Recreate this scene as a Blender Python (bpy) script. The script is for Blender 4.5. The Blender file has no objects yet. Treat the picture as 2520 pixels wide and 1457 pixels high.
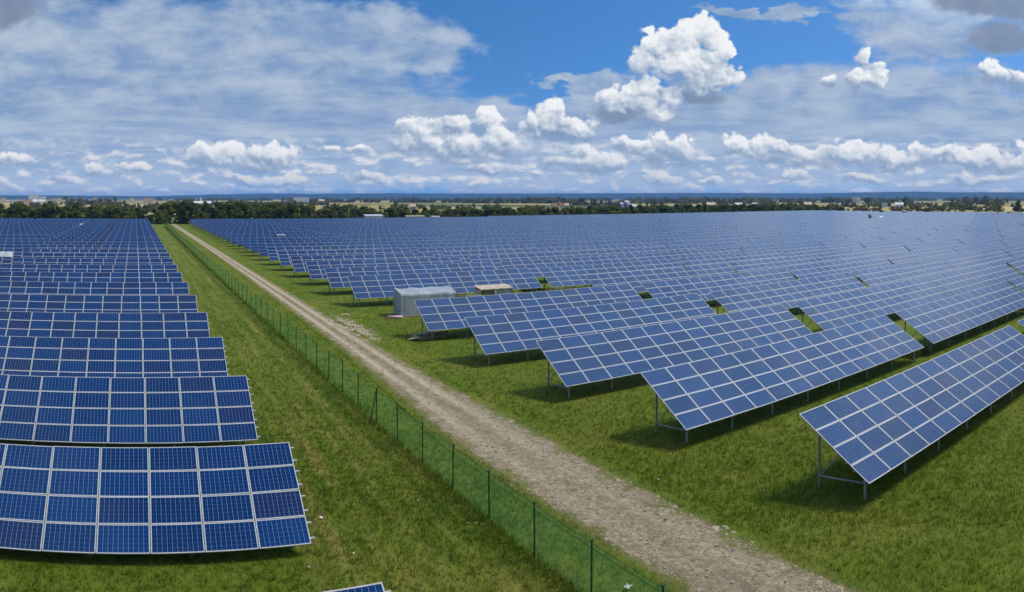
import bpy, bmesh, math, random
import numpy as np
from mathutils import Vector, Matrix, noise as mnoise

SC = bpy.context.scene
COL = SC.collection
R = math.radians
rnd = random.Random(11)
nrs = np.random.RandomState(5)

# ------------------------------------------------------------------ camera (a stitched cylindrical panorama)
CAM_H = 11.75
FPX, X0, Y0 = 1788.0, 332.5, 488.0        # radians and slopes per picture unit, as measured
YAW = (1260.0 - X0) / FPX
cd = bpy.data.cameras.new('camera')
cam = bpy.data.objects.new('camera', cd)
COL.objects.link(cam)
cam.location = (0, 0, CAM_H)
cam.rotation_euler = (R(90), 0, -YAW)
cd.type = 'PANO'
cd.panorama_type = 'CENTRAL_CYLINDRICAL'
cd.central_cylindrical_range_u_min = -1260.0 / FPX
cd.central_cylindrical_range_u_max = 1260.0 / FPX
cd.central_cylindrical_range_v_min = -(1457.0 - Y0) / FPX
cd.central_cylindrical_range_v_max = Y0 / FPX
cd.central_cylindrical_radius = 1.0
cd.clip_start = 0.1
cd.clip_end = 60000.0
SC.camera = cam

# ------------------------------------------------------------------ sun, exposure
SUN_EL, SUN_AZ = R(52), R(104)            # azimuth from +y towards +x
sd = bpy.data.lights.new('sun', 'SUN')
sd.energy = 3.3
sd.angle = R(14.0)
sd.color = (1.0, 0.95, 0.87)
sun = bpy.data.objects.new('sun', sd)
COL.objects.link(sun)
sv = Vector((math.sin(SUN_AZ) * math.cos(SUN_EL), math.cos(SUN_AZ) * math.cos(SUN_EL), math.sin(SUN_EL)))
sun.rotation_euler = sv.to_track_quat('Z', 'Y').to_euler()
sun.location = sv * 300
SC.view_settings.view_transform = 'Standard'
SC.view_settings.look = 'None'
SC.view_settings.exposure = 0.06
SC.view_settings.gamma = 1.0
SC.render.engine = 'CYCLES'
SC.cycles.use_denoising = True
SC.cycles.max_bounces = 6
SC.cycles.transparent_max_bounces = 12
SC.cycles.volume_bounces = 0


# ------------------------------------------------------------------ node helper
class NT:
    def __init__(self, tree):
        self.t = tree

    def n(self, kind, **props):
        nd = self.t.nodes.new(kind)
        for k, v in props.items():
            setattr(nd, k, v)
        return nd

    def put(self, sock, v):
        if v is None:
            return
        if hasattr(v, 'is_linked'):
            self.t.links.new(v, sock)
        else:
            try:
                sock.default_value = v
            except Exception:
                if hasattr(v, '__len__') and len(v) == 3:
                    sock.default_value = (*v, 1.0)
                else:
                    raise

    def m(self, op, a, b=None, c=None, clamp=False):
        nd = self.n('ShaderNodeMath', operation=op, use_clamp=clamp)
        for i, v in enumerate((a, b, c)):
            self.put(nd.inputs[i], v)
        return nd.outputs[0]

    def vm(self, op, a, b=None, c=None):
        nd = self.n('ShaderNodeVectorMath', operation=op)
        if op == 'SCALE':
            self.put(nd.inputs[0], a)
            self.put(nd.inputs['Scale'], b)
            return nd.outputs[0]
        for i, v in enumerate((a, b, c)):
            self.put(nd.inputs[i], v)
        return nd.outputs['Value'] if op in ('LENGTH', 'DOT_PRODUCT', 'DISTANCE') else nd.outputs[0]

    def mix(self, f, a, b, clamp=True):
        nd = self.n('ShaderNodeMix', data_type='RGBA', clamp_factor=clamp)
        self.put(nd.inputs[0], f)
        self.put(nd.inputs[6], a)
        self.put(nd.inputs[7], b)
        return nd.outputs[2]

    def noise(self, vec, scale, detail=3.0, rough=0.5, dist=0.0, out='Fac', dims='3D'):
        nd = self.n('ShaderNodeTexNoise', noise_dimensions=dims)
        self.put(nd.inputs['Vector'], vec)
        self.put(nd.inputs['Scale'], scale)
        self.put(nd.inputs['Detail'], detail)
        self.put(nd.inputs['Roughness'], rough)
        self.put(nd.inputs['Distortion'], dist)
        return nd.outputs[out]

    def vor(self, vec, scale, feature='F1', out='Distance', smooth=0.6, dims='3D'):
        nd = self.n('ShaderNodeTexVoronoi', feature=feature, voronoi_dimensions=dims)
        self.put(nd.inputs['Vector'], vec)
        self.put(nd.inputs['Scale'], scale)
        if feature == 'SMOOTH_F1':
            self.put(nd.inputs['Smoothness'], smooth)
        return nd.outputs[out]

    def ss(self, v, lo, hi, a=0.0, b=1.0):
        nd = self.n('ShaderNodeMapRange', interpolation_type='SMOOTHSTEP')
        self.put(nd.inputs[0], v)
        self.put(nd.inputs[1], lo)
        self.put(nd.inputs[2], hi)
        self.put(nd.inputs[3], a)
        self.put(nd.inputs[4], b)
        return nd.outputs[0]

    def sep(self, v):
        nd = self.n('ShaderNodeSeparateXYZ')
        self.put(nd.inputs[0], v)
        return nd.outputs

    def comb(self, x, y, z=0.0):
        nd = self.n('ShaderNodeCombineXYZ')
        for i, v in enumerate((x, y, z)):
            self.put(nd.inputs[i], v)
        return nd.outputs[0]


# ------------------------------------------------------------------ world: clear sky plus clouds, all in direction space
def pc(x, y):
    """a direction, as azimuth and slope times FPX / 1000"""
    return ((x - X0) / 1000.0, (Y0 - y) / 1000.0)


def blob_group(name, blobs, k):
    """node group: vector -> smallest normalised distance to a list of soft ellipses"""
    g = bpy.data.node_groups.new(name, 'ShaderNodeTree')
    g.interface.new_socket('Vector', in_out='INPUT', socket_type='NodeSocketVector')
    g.interface.new_socket('Distance', in_out='OUTPUT', socket_type='NodeSocketFloat')
    t = NT(g)
    gi = t.n('NodeGroupInput')
    go = t.n('NodeGroupOutput')
    cur = None
    for (x, y, rx, ry) in blobs:
        cx, cy = pc(x, y)
        sx, sy = 1000.0 / rx, 1000.0 / ry
        q = t.vm('MULTIPLY_ADD', gi.outputs[0], (sx, sy, 0.0), (-cx * sx, -cy * sy, 0.0))
        d = t.vm('LENGTH', q)
        cur = d if cur is None else t.m('SMOOTH_MIN', cur, d, k)
    t.put(go.inputs[0], cur)
    return g


CUMULUS = [
    (1728, 80, 56, 50), (1675, 92, 48, 40), (1612, 120, 66, 52), (1690, 140, 104, 84), (1752, 185, 66, 66), (1645, 172, 80, 48),
    (1772, 120, 38, 56), (1572, 160, 44, 36), (1700, 215, 70, 32),
    (1592, 228, 52, 42), (1625, 256, 62, 52), (1524, 258, 66, 46), (1585, 276, 80, 28),
    (1362, 282, 44, 42), (1312, 302, 48, 30), (1425, 312, 56, 32), (1370, 318, 84, 28),
    (1192, 290, 48, 40), (1118, 304, 70, 34), (1035, 326, 66, 40), (1002, 356, 48, 28), (1120, 354, 140, 38), (1235, 338, 66, 32),
    (1425, 376, 50, 28), (1468, 402, 70, 28), (1380, 398, 46, 18), (1645, 366, 90, 40), (1560, 362, 60, 26),
    (1850, 362, 96, 36), (1945, 386, 84, 28), (2085, 378, 90, 38), (2190, 392, 100, 30), (2300, 386, 110, 32), (2405, 390, 110, 34), (2490, 402, 56, 30), (2516, 366, 22, 26),
    (2138, 144, 24, 32), (2168, 166, 28, 26), (2150, 196, 50, 28), (2106, 212, 28, 22), (2040, 208, 22, 16),
    (2448, 178, 60, 32), (2505, 190, 40, 28),
    (488, 386, 58, 30), (570, 380, 78, 32), (660, 386, 84, 32),
    (14, 388, 28, 16), (56, 390, 30, 16), (240, 414, 22, 18), (330, 408, 60, 12), (800, 370, 38, 14), (880, 373, 36, 14),
    (160, 440, 30, 12), (700, 438, 70, 18), (600, 442, 50, 14), (900, 440, 60, 18), (1200, 415, 60, 18), (1620, 438, 50, 16), (1930, 436, 44, 16), (2110, 440, 70, 14), (1750, 448, 40, 10), (2400, 440, 90, 14),
]
DARKS = [(2470, 92, 84, 52), (2400, 8, 130, 32), (2510, 20, 90, 36), (20, 28, 90, 44), (1520, 284, 60, 26), (1700, 240, 100, 16)]
VEIL = [(420, 170, 760, 240), (150, 300, 620, 190), (900, 90, 300, 100), (760, 330, 700, 150), (1500, 400, 900, 120), (1250, 300, 420, 60), (1650, 290, 420, 70), (1480, 225, 130, 40), (1980, 250, 260, 90), (1850, 24, 200, 18),
        (2300, 290, 480, 170), (1950, 330, 420, 130), (2250, 60, 240, 120), (1420, 190, 100, 24), (2500, 420, 600, 120), (200, 430, 700, 90)]

w = bpy.data.worlds.new('World')
SC.world = w
w.use_nodes = True
w.node_tree.nodes.clear()
t = NT(w.node_tree)
tc = t.n('ShaderNodeTexCoord')
D = t.vm('NORMALIZE', tc.outputs['Generated'])
dx, dy, dz = t.sep(D)
rho = t.m('SQRT', t.m('ADD', t.m('MULTIPLY', dx, dx), t.m('ADD', t.m('MULTIPLY', dy, dy), 1e-6)))
te = t.m('MINIMUM', t.m('DIVIDE', dz, rho), 4.0)
az = t.m('ARCTAN2', dx, dy)
P = t.comb(t.m('MULTIPLY', az, FPX / 1000.0), t.m('MULTIPLY', te, FPX / 1000.0))
# clear sky: the low band of the sky reads the sky model a little higher up, where it is a deeper blue
sky = t.n('ShaderNodeTexSky', sky_type='NISHITA', sun_disc=False)
sky.sun_elevation = SUN_EL
sky.sun_rotation = SUN_AZ
sky.air_density = 1.0
sky.dust_density = 0.3
sky.ozone_density = 3.0
upz = t.m('ADD', t.m('MULTIPLY', t.m('MAXIMUM', dz, 0.0), 1.9), 0.16)
t.put(sky.inputs['Vector'], t.vm('NORMALIZE', t.comb(dx, dy, upz)))
hsv = t.n('ShaderNodeHueSaturation')
hsv.inputs['Saturation'].default_value = 1.30
t.put(hsv.inputs['Color'], sky.outputs[0])
bg_sky = t.n('ShaderNodeBackground')
bg_sky.inputs['Strength'].default_value = 0.138
t.put(bg_sky.inputs['Color'], hsv.outputs[0])

# --- layered veil of cloud on a flat deck: streaks flatten towards the horizon by themselves
den = t.m('ADD', t.m('MAXIMUM', dz, 0.0), 0.035)
Q = t.comb(t.m('DIVIDE', dx, den), t.m('DIVIDE', dy, den), 0.0)
n1 = t.noise(Q, 0.55, 7.0, 0.55, 0.4)
n2 = t.noise(t.vm('ADD', Q, (7.3, 2.1, 0)), 1.7, 5.0, 0.6, 0.3)
n3 = t.noise(t.vm('MULTIPLY', P, (5.0, 19.0, 1.0)), 1.0, 5.0, 0.55, 0.6)
n4 = t.noise(t.vm('MULTIPLY', P, (9.0, 16.0, 1.0)), 1.0, 6.0, 0.6, 0.3)
warpn = t.noise(P, 6.0, 3.0, 0.55, 0.0, out='Color')
Pw = t.vm('ADD', P, t.vm('MULTIPLY', t.vm('SUBTRACT', warpn, (0.5, 0.5, 0.5)), (0.36, 0.14, 0.0)))
warpm = t.noise(t.vm('MULTIPLY', P, (0.6, 1.5, 1.0)), 22.0, 4.0, 0.6, 0.0, out='Color')
Pw = t.vm('ADD', Pw, t.vm('MULTIPLY', t.vm('SUBTRACT', warpm, (0.5, 0.5, 0.5)), (0.24, 0.085, 0.0)))
gv = t.n('ShaderNodeGroup')
gv.node_tree = blob_group('veil_cover', VEIL, 0.25)
t.put(gv.inputs[0], Pw)
cover = t.ss(gv.outputs[0], 1.30, 0.42)
cover = t.m('MAXIMUM', cover, t.m('MULTIPLY', t.ss(te, 0.32, 0.6, 0.0, 0.40), t.ss(te, 1.6, 0.9)))
cover = t.m('MAXIMUM', cover, t.ss(t.vm('DOT_PRODUCT', D, (0.6645, 0.2418, 0.7071)), 0.80, 0.93, 0.0, 0.9))          # broken cloud overhead, and cover for the added bank
cover = t.m('MAXIMUM', cover, t.ss(t.m('ABSOLUTE', t.m('SUBTRACT', az, YAW)), 0.78, 1.15, 0.0, 0.85))
fld = t.m('ADD', t.m('MULTIPLY', n1, 0.36), t.m('ADD', t.m('MULTIPLY', n2, 0.20), t.m('ADD', t.m('MULTIPLY', n3, 0.22), t.m('MULTIPLY', n4, 0.30))))
thr = t.m('SUBTRACT', 0.82, t.m('MULTIPLY', cover, 0.57))
a_v = t.ss(t.m('SUBTRACT', fld, thr), -0.13, 0.25)
a_v = t.m('MULTIPLY', a_v, 0.93)
hi_ = t.ss(te, 0.06, 0.17)
toneq = t.m('ADD', t.m('MULTIPLY', t.m('ADD', t.m('MULTIPLY', n4, hi_), t.m('MULTIPLY', n3, t.m('SUBTRACT', 1.0, hi_))), 0.60),
            t.m('ADD', t.m('MULTIPLY', n2, 0.40), t.m('MULTIPLY', n1, 0.30)))
veil_c = t.mix(t.ss(toneq, 0.49, 0.82), (0.215, 0.330, 0.535, 1), (0.465, 0.55, 0.665, 1))
veil_c = t.mix(t.ss(te, 0.12, 0.02, 0.0, 0.55), veil_c, (0.42, 0.53, 0.70, 1))
veil_c = t.mix(t.ss(te, 0.040, 0.004, 0.0, 0.70), veil_c, (0.56, 0.64, 0.745, 1))
ADDED_BANK = Vector((math.sin(R(70)) * math.cos(R(45)), math.cos(R(70)) * math.cos(R(45)), math.sin(R(45))))      # added bright cloud bank above the view, put in for the right panels' sheen
bank_boost = t.ss(t.vm('DOT_PRODUCT', D, tuple(ADDED_BANK)), 0.83, 0.98)
veil_c = t.vm('SCALE', veil_c, t.m('ADD', 1.0, t.m('MULTIPLY', bank_boost, 2.4)))

# --- dark flat-based cloud
gd = t.n('ShaderNodeGroup')
gd.node_tree = blob_group('shaded_cover', DARKS, 0.2)
wn2 = t.noise(P, 14.0, 4.0, 0.55, 0.0, out='Color')
Pd = t.vm('ADD', P, t.vm('MULTIPLY', t.vm('SUBTRACT', wn2, (0.5, 0.5, 0.5)), (0.10, 0.06, 0.0)))
t.put(gd.inputs[0], Pd)
a_d = t.ss(gd.outputs[0], 1.18, 0.60, 0.0, 0.92)
dark_c = t.mix(t.noise(P, 18.0, 3.0), (0.140, 0.190, 0.29, 1), (0.28, 0.345, 0.46, 1))

# --- heaped cumulus: soft ellipses roughened by billows; each is bright on its upper right and grey underneath
gcb = bpy.data.node_groups.new('cumulus_body', 'ShaderNodeTree')
gcb.interface.new_socket('Vector', in_out='INPUT', socket_type='NodeSocketVector')
gcb.interface.new_socket('Distance', in_out='OUTPUT', socket_type='NodeSocketFloat')
gcb.interface.new_socket('Place', in_out='OUTPUT', socket_type='NodeSocketVector')
tg = NT(gcb)
gi, go = tg.n('NodeGroupInput'), tg.n('NodeGroupOutput')
cur = sw = sq = None
for (x, y, rx, ry) in CUMULUS:
    cx, cy = pc(x, y)
    sx, sy = 1000.0 / rx, 1000.0 / ry
    q = tg.vm('MULTIPLY_ADD', gi.outputs[0], (sx, sy, 0.0), (-cx * sx, -cy * sy, 0.0))
    d = tg.vm('LENGTH', q)
    cur = d if cur is None else tg.m('SMOOTH_MIN', cur, d, 0.20)
    w_ = tg.m("MAXIMUM", tg.m("SUBTRACT", 1.45, d), 0.0)
    w_ = tg.m('MULTIPLY', w_, w_)
    wq = tg.vm('SCALE', q, w_)
    sw = tg.m('ADD', w_, 0.02) if sw is None else tg.m('ADD', sw, w_)
    sq = wq if sq is None else tg.vm('ADD', sq, wq)
tg.put(go.inputs[0], cur)
tg.put(go.inputs[1], tg.vm('SCALE', sq, tg.m('DIVIDE', 1.0, sw)))

gbw = bpy.data.node_groups.new('billow', 'ShaderNodeTree')
gbw.interface.new_socket('Vector', in_out='INPUT', socket_type='NodeSocketVector')
gbw.interface.new_socket('Relief', in_out='OUTPUT', socket_type='NodeSocketFloat')
tg = NT(gbw)
gi, go = tg.n('NodeGroupInput'), tg.n('NodeGroupOutput')
acc = None
for sc_, amp, off in ((18.0, 0.90, (0, 0, 0)), (41.0, 0.52, (3.1, 1.7, 0)), (90.0, 0.24, (1.1, 5.7, 0))):
    v_ = tg.vor(tg.vm('ADD', gi.outputs[0], off), sc_, 'SMOOTH_F1', smooth=0.5, dims='2D')
    r_ = tg.m('MULTIPLY', tg.m('SUBTRACT', 0.20, tg.m('MULTIPLY', v_, v_)), amp)
    acc = r_ if acc is None else tg.m('ADD', acc, r_)
tg.put(go.inputs[0], acc)


def call(group, vec):
    nd = t.n('ShaderNodeGroup')
    nd.node_tree = group
    t.put(nd.inputs[0], vec)
    return nd.outputs


wl = t.noise(P, 8.0, 2.0, 0.5, 0.0, out='Color')
wa = t.noise(P, 22.0, 4.0, 0.6, 0.0, out='Color')
Pk = t.vm('ADD', P, t.vm('MULTIPLY', t.vm('SUBTRACT', wl, (0.5, 0.5, 0.5)), (0.070, 0.050, 0.0)))
Pk = t.vm('ADD', Pk, t.vm('MULTIPLY', t.vm('SUBTRACT', wa, (0.5, 0.5, 0.5)), (0.034, 0.026, 0.0)))
dist_, place = call(gcb, Pk)
k0 = call(gbw, Pk)[0]
k1 = call(gbw, t.vm('ADD', Pk, (0.006, 0.010, 0.0)))[0]
qx_, qy_, _q = t.sep(place)
wisp = t.noise(t.vm('MULTIPLY', P, (1.0, 1.5, 1.0)), 30.0, 5.0, 0.65, 0.4)
r0 = t.m('ADD', t.m('SUBTRACT', 1.0, dist_), t.m('MULTIPLY', k0, 0.95))
r0 = t.m('ADD', r0, t.m('MULTIPLY', t.m('SUBTRACT', wisp, 0.5), 0.55))
down = t.ss(t.m('ADD', qy_, t.m('MULTIPLY', qx_, 0.3)), 0.25, -0.75)                 # 0 at the crisp top, 1 at the vague underside
a_c = t.ss(r0, t.m('ADD', -0.02, t.m('MULTIPLY', down, -0.30)), t.m('ADD', 0.26, t.m('MULTIPLY', down, 0.26)))
mott = t.noise(t.vm('MULTIPLY_ADD', P, (1.0, 1.6, 1.0), (4.37, 2.61, 0.0)), 10.0, 5.0, 0.58, 0.3)
mot2 = t.noise(t.vm('MULTIPLY_ADD', P, (1.0, 1.4, 1.0), (1.37, 7.61, 0.0)), 28.0, 4.0, 0.6, 0.5)
lit = t.m('ADD', t.m('MULTIPLY', qy_, 0.52), t.m('MULTIPLY', qx_, 0.16))
lit = t.m('ADD', lit, t.m('MULTIPLY', t.m('SUBTRACT', k0, k1), 0.55))
lit = t.m('ADD', lit, t.m('MULTIPLY', t.m('SUBTRACT', mott, 0.5), 1.10))
lit = t.m('ADD', lit, t.m('MULTIPLY', t.m('SUBTRACT', mot2, 0.5), 0.45))
lit = t.m('ADD', lit, t.ss(te, 0.16, 0.20, 0.0, 0.10))
lit = t.ss(lit, -0.55, 0.66)
low_ = t.ss(te, 0.085, 0.02)
cum_c = t.mix(t.ss(lit, 0.0, 0.36), (0.200, 0.290, 0.445, 1), (0.40, 0.485, 0.61, 1))
cum_c = t.mix(t.ss(lit, 0.24, 0.60), cum_c, (0.62, 0.68, 0.755, 1))
cum_c = t.mix(t.ss(lit, 0.48, 0.86), cum_c, t.mix(low_, (0.88, 0.89, 0.905, 1), (0.77, 0.76, 0.75, 1)))
a_c = t.m('MULTIPLY', a_c, t.ss(lit, 0.0, 0.30, 0.60, 1.0))
a_c = t.m('MULTIPLY', a_c, t.ss(te, 0.004, 0.03, 0.5, 1.0))
# --- small fair-weather heaps low over the horizon
Ps = t.vm('MULTIPLY', P, (15.0, 36.0, 1.0))
s0 = t.noise(Ps, 1.0, 5.0, 0.55, 0.2)
s1 = t.noise(t.vm('ADD', Ps, (0.12, 0.42, 0.0)), 1.0, 5.0, 0.55, 0.2)
band = t.m('MULTIPLY', t.ss(te, 0.002, 0.010), t.ss(te, 0.105, 0.045))
a_s = t.m('MULTIPLY', t.m('MULTIPLY', t.ss(s0, 0.43, 0.64), band), 0.85)
sm_l = t.ss(t.m('SUBTRACT', s0, s1), -0.10, 0.16)
sm_c = t.mix(sm_l, (0.36, 0.47, 0.64, 1), (0.86, 0.85, 0.83, 1))

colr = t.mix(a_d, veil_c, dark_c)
colr = t.mix(a_s, colr, sm_c)
colr = t.mix(a_c, colr, cum_c)
alpha = t.m('SUBTRACT', 1.0, t.m('MULTIPLY', t.m('SUBTRACT', 1.0, a_v), t.m('MULTIPLY', t.m('SUBTRACT', 1.0, a_d),
            t.m('MULTIPLY', t.m('SUBTRACT', 1.0, a_s), t.m('SUBTRACT', 1.0, a_c)))))
alpha = t.m('MULTIPLY', alpha, t.ss(dz, -0.02, 0.0))
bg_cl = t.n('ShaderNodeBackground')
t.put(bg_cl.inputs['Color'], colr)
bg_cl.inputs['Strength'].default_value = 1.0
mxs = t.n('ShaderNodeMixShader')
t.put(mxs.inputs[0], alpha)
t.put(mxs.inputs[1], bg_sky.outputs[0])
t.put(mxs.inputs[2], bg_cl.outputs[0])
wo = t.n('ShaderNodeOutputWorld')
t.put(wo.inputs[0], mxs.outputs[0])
w.cycles.sampling_method = 'MANUAL'
w.cycles.sample_map_resolution = 512


# ------------------------------------------------------------------ object helpers
def at(x, rho_):
    """ground point seen at panorama column x, rho_ metres away"""
    a = (x - X0) / FPX
    return (rho_ * math.sin(a), rho_ * math.cos(a))


def elev(y, rho_):
    return CAM_H - (y - Y0) / FPX * rho_


def link(o, parent=None):
    COL.objects.link(o)
    if parent is not None:
        o.parent = parent
    return o


def tag(o, label=None, cat=None, group=None, kind=None):
    if label:
        o['label'] = label
    if cat:
        o['category'] = cat
    if group:
        o['group'] = group
    if kind:
        o['kind'] = kind
    return o


def empty(name, loc, rz=0.0):
    o = bpy.data.objects.new(name, None)
    o.empty_display_size = 0.5
    o.location = loc
    o.rotation_euler = (0, 0, rz)
    return link(o)


def mesh_np(name, V, F, mats, uv=None, mi=None, smooth=False):
    """mesh from arrays; every face has the same number of corners"""
    V = np.asarray(V, dtype=np.float32)
    F = np.asarray(F, dtype=np.int32)
    me = bpy.data.meshes.new(name)
    me.vertices.add(len(V))
    me.vertices.foreach_set('co', V.ravel())
    k = F.shape[1]
    me.loops.add(F.size)
    me.loops.foreach_set('vertex_index', F.ravel())
    me.polygons.add(len(F))
    me.polygons.foreach_set('loop_start', np.arange(0, F.size, k, dtype=np.int32))
    if mi is not None:
        me.polygons.foreach_set('material_index', np.asarray(mi, dtype=np.int32))
    if uv is not None:
        l = me.uv_layers.new(name='UVMap')
        l.data.foreach_set('uv', np.asarray(uv, dtype=np.float32).ravel())
    me.polygons.foreach_set('use_smooth', np.full(len(F), smooth))
    for m_ in (mats if isinstance(mats, (list, tuple)) else [mats]):
        me.materials.append(m_)
    me.update(calc_edges=True)
    me.validate()
    return me


class MB:
    """collects quads (boxes, bars, prisms) for ONE mesh"""
    def __init__(self):
        self.v, self.f, self.m, self.u = [], [], [], []

    def quad(self, p, mi=0, uv=((0, 0), (1, 0), (1, 1), (0, 1))):
        i = len(self.v)
        self.v += [tuple(q) for q in p]
        self.f.append((i, i + 1, i + 2, i + 3))
        self.m.append(mi)
        self.u += list(uv)
        return self

    def box(self, lo, hi, mi=0):
        x0, y0, z0 = lo
        x1, y1, z1 = hi
        c = [(x0, y0, z0), (x1, y0, z0), (x1, y1, z0), (x0, y1, z0), (x0, y0, z1), (x1, y0, z1), (x1, y1, z1), (x0, y1, z1)]
        for f in ((3, 2, 1, 0), (4, 5, 6, 7), (0, 1, 5, 4), (1, 2, 6, 5), (2, 3, 7, 6), (3, 0, 4, 7)):
            self.quad([c[k] for k in f], mi)
        return self

    def bar(self, a, b, wx=0.05, wy=0.05, mi=0, up=(0, 0, 1)):
        a, b = Vector(a), Vector(b)
        d = (b - a).normalized()
        s = d.cross(Vector(up))
        if s.length < 1e-4:
            s = d.cross(Vector((1, 0, 0)))
        s.normalize()
        n = s.cross(d).normalized()
        s, n = s * wx / 2, n * wy / 2
        c = [a - s - n, a + s - n, a + s + n, a - s + n, b - s - n, b + s - n, b + s + n, b - s + n]
        for f in ((3, 2, 1, 0), (4, 5, 6, 7), (0, 1, 5, 4), (1, 2, 6, 5), (2, 3, 7, 6), (3, 0, 4, 7)):
            self.quad([c[k] for k in f], mi)
        return self

    def prism(self, prof, x0, x1, mi=0):
        """profile of (y, z) points, anticlockwise seen from -x... extruded along x, ends fanned with quads"""
        n = len(prof)
        for i in range(n):
            (ya, za), (yb, zb) = prof[i], prof[(i + 1) % n]
            self.quad([(x0, ya, za), (x1, ya, za), (x1, yb, zb), (x0, yb, zb)], mi)
        return self

    def mesh(self, name, mats, smooth=False):
        return mesh_np(name, self.v, self.f, mats, self.u, self.m, smooth)

    def build(self, name, mats, parent=None, smooth=False):
        return link(bpy.data.objects.new(name, self.mesh(name, mats, smooth)), parent)


def bm_obj(name, bm, mats, parent=None, smooth=True):
    me = bpy.data.meshes.new(name)
    bm.to_mesh(me)
    bm.free()
    for m_ in (mats if isinstance(mats, (list, tuple)) else [mats]):
        me.materials.append(m_)
    me.polygons.foreach_set('use_smooth', [smooth] * len(me.polygons))
    return link(bpy.data.objects.new(name, me), parent)


# ------------------------------------------------------------------ materials
def mat(name):
    m_ = bpy.data.materials.new(name)
    m_.use_nodes = True
    m_.node_tree.nodes.clear()
    tt = NT(m_.node_tree)
    out = tt.n('ShaderNodeOutputMaterial')
    return m_, tt, out


def principled(tt, out, col, rough=0.6, metal=0.0, spec=0.5, normal=None):
    b = tt.n('ShaderNodeBsdfPrincipled')
    tt.put(b.inputs['Base Color'], col)
    tt.put(b.inputs['Roughness'], rough)
    tt.put(b.inputs['Metallic'], metal)
    tt.put(b.inputs['Specular IOR Level'], spec)
    if normal is not None:
        tt.put(b.inputs['Normal'], normal)
    tt.put(out.inputs['Surface'], b.outputs[0])
    return b


def worn(name, c, rough=0.6, metal=0.0, var=0.25, scale=3.0, spec=0.4):
    m_, tt, out = mat(name)
    tcn = tt.n('ShaderNodeTexCoord')
    f = tt.noise(tcn.outputs['Object'], scale, 5.0, 0.6)
    lo = tuple(x * (1 - var) for x in c) + (1,)
    hi = tuple(min(1, x * (1 + var)) for x in c) + (1,)
    principled(tt, out, tt.mix(tt.ss(f, 0.3, 0.7), lo, hi), rough, metal, spec)
    return m_


def bump(tt, h, strength=0.5, dist=0.05):
    b = tt.n('ShaderNodeBump')
    b.inputs['Strength'].default_value = strength
    b.inputs['Distance'].default_value = dist
    tt.put(b.inputs['Height'], h)
    return b.outputs[0]


# grass colour: one group shared by the ground sheet, the blades and the verge of the track
gg = bpy.data.node_groups.new('grass_colour', 'ShaderNodeTree')
gg.interface.new_socket('Color', in_out='OUTPUT', socket_type='NodeSocketColor')
tt = NT(gg)
go = tt.n('NodeGroupOutput')
pos = tt.n('ShaderNodeNewGeometry').outputs['Position']
px_, py_, pz_ = tt.sep(pos)
flat = tt.comb(px_, py_, 0.0)
g1 = tt.noise(flat, 0.16, 4.0, 0.6, 0.6)
g2 = tt.noise(flat, 0.9, 5.0, 0.65, 0.3)
g3 = tt.noise(flat, 5.0, 4.0, 0.65)
g4 = tt.noise(tt.vm('MULTIPLY', flat, (1.1, 0.10, 1.0)), 1.0, 4.0, 0.6, 0.3)      # drawn out along the mowing direction
stripe = tt.m('SINE', tt.m('ADD', tt.m('MULTIPLY', px_, 4.6), tt.m('MULTIPLY', tt.noise(tt.vm('MULTIPLY', flat, (0.2, 0.05, 1.0)), 1.0, 2.0), 5.0)))
strip = tt.m('MULTIPLY', tt.ss(px_, 12.6, 11.2), tt.ss(px_, 4.5, 6.5))          # the mown strip between the panels and the fence
c = tt.mix(tt.ss(g2, 0.30, 0.70), (0.082, 0.118, 0.0085, 1), (0.122, 0.165, 0.013, 1))
c = tt.mix(tt.m('MULTIPLY', tt.ss(g1, 0.46, 0.70), 0.70), c, (0.178, 0.178, 0.025, 1))
c = tt.mix(tt.m('MULTIPLY', tt.ss(g4, 0.48, 0.70), tt.m('ADD', 0.12, tt.m('MULTIPLY', strip, 0.70))), c, (0.225, 0.195, 0.048, 1))
c = tt.mix(tt.m('MULTIPLY', tt.ss(g4, 0.44, 0.30), tt.m('ADD', 0.10, tt.m('MULTIPLY', strip, 0.50))), c, (0.052, 0.090, 0.008, 1))
c = tt.mix(tt.m('MULTIPLY', tt.ss(stripe, 0.35, 0.95), tt.m('MULTIPLY', strip, 0.30)), c, (0.175, 0.160, 0.040, 1))
c = tt.mix(tt.m('MULTIPLY', tt.ss(stripe, -0.35, -0.95), tt.m('MULTIPLY', strip, 0.30)), c, (0.052, 0.088, 0.009, 1))
c = tt.mix(tt.m('MULTIPLY', tt.ss(g3, 0.57, 0.82), 0.18), c, (0.190, 0.175, 0.050, 1))
c = tt.mix(tt.m('MULTIPLY', tt.ss(g3, 0.46, 0.24), 0.28), c, (0.040, 0.066, 0.007, 1))
tt.put(go.inputs[0], c)


def grass_col(tt):
    nd = tt.n('ShaderNodeGroup')
    nd.node_tree = gg
    return nd.outputs[0]


M = {}
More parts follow.
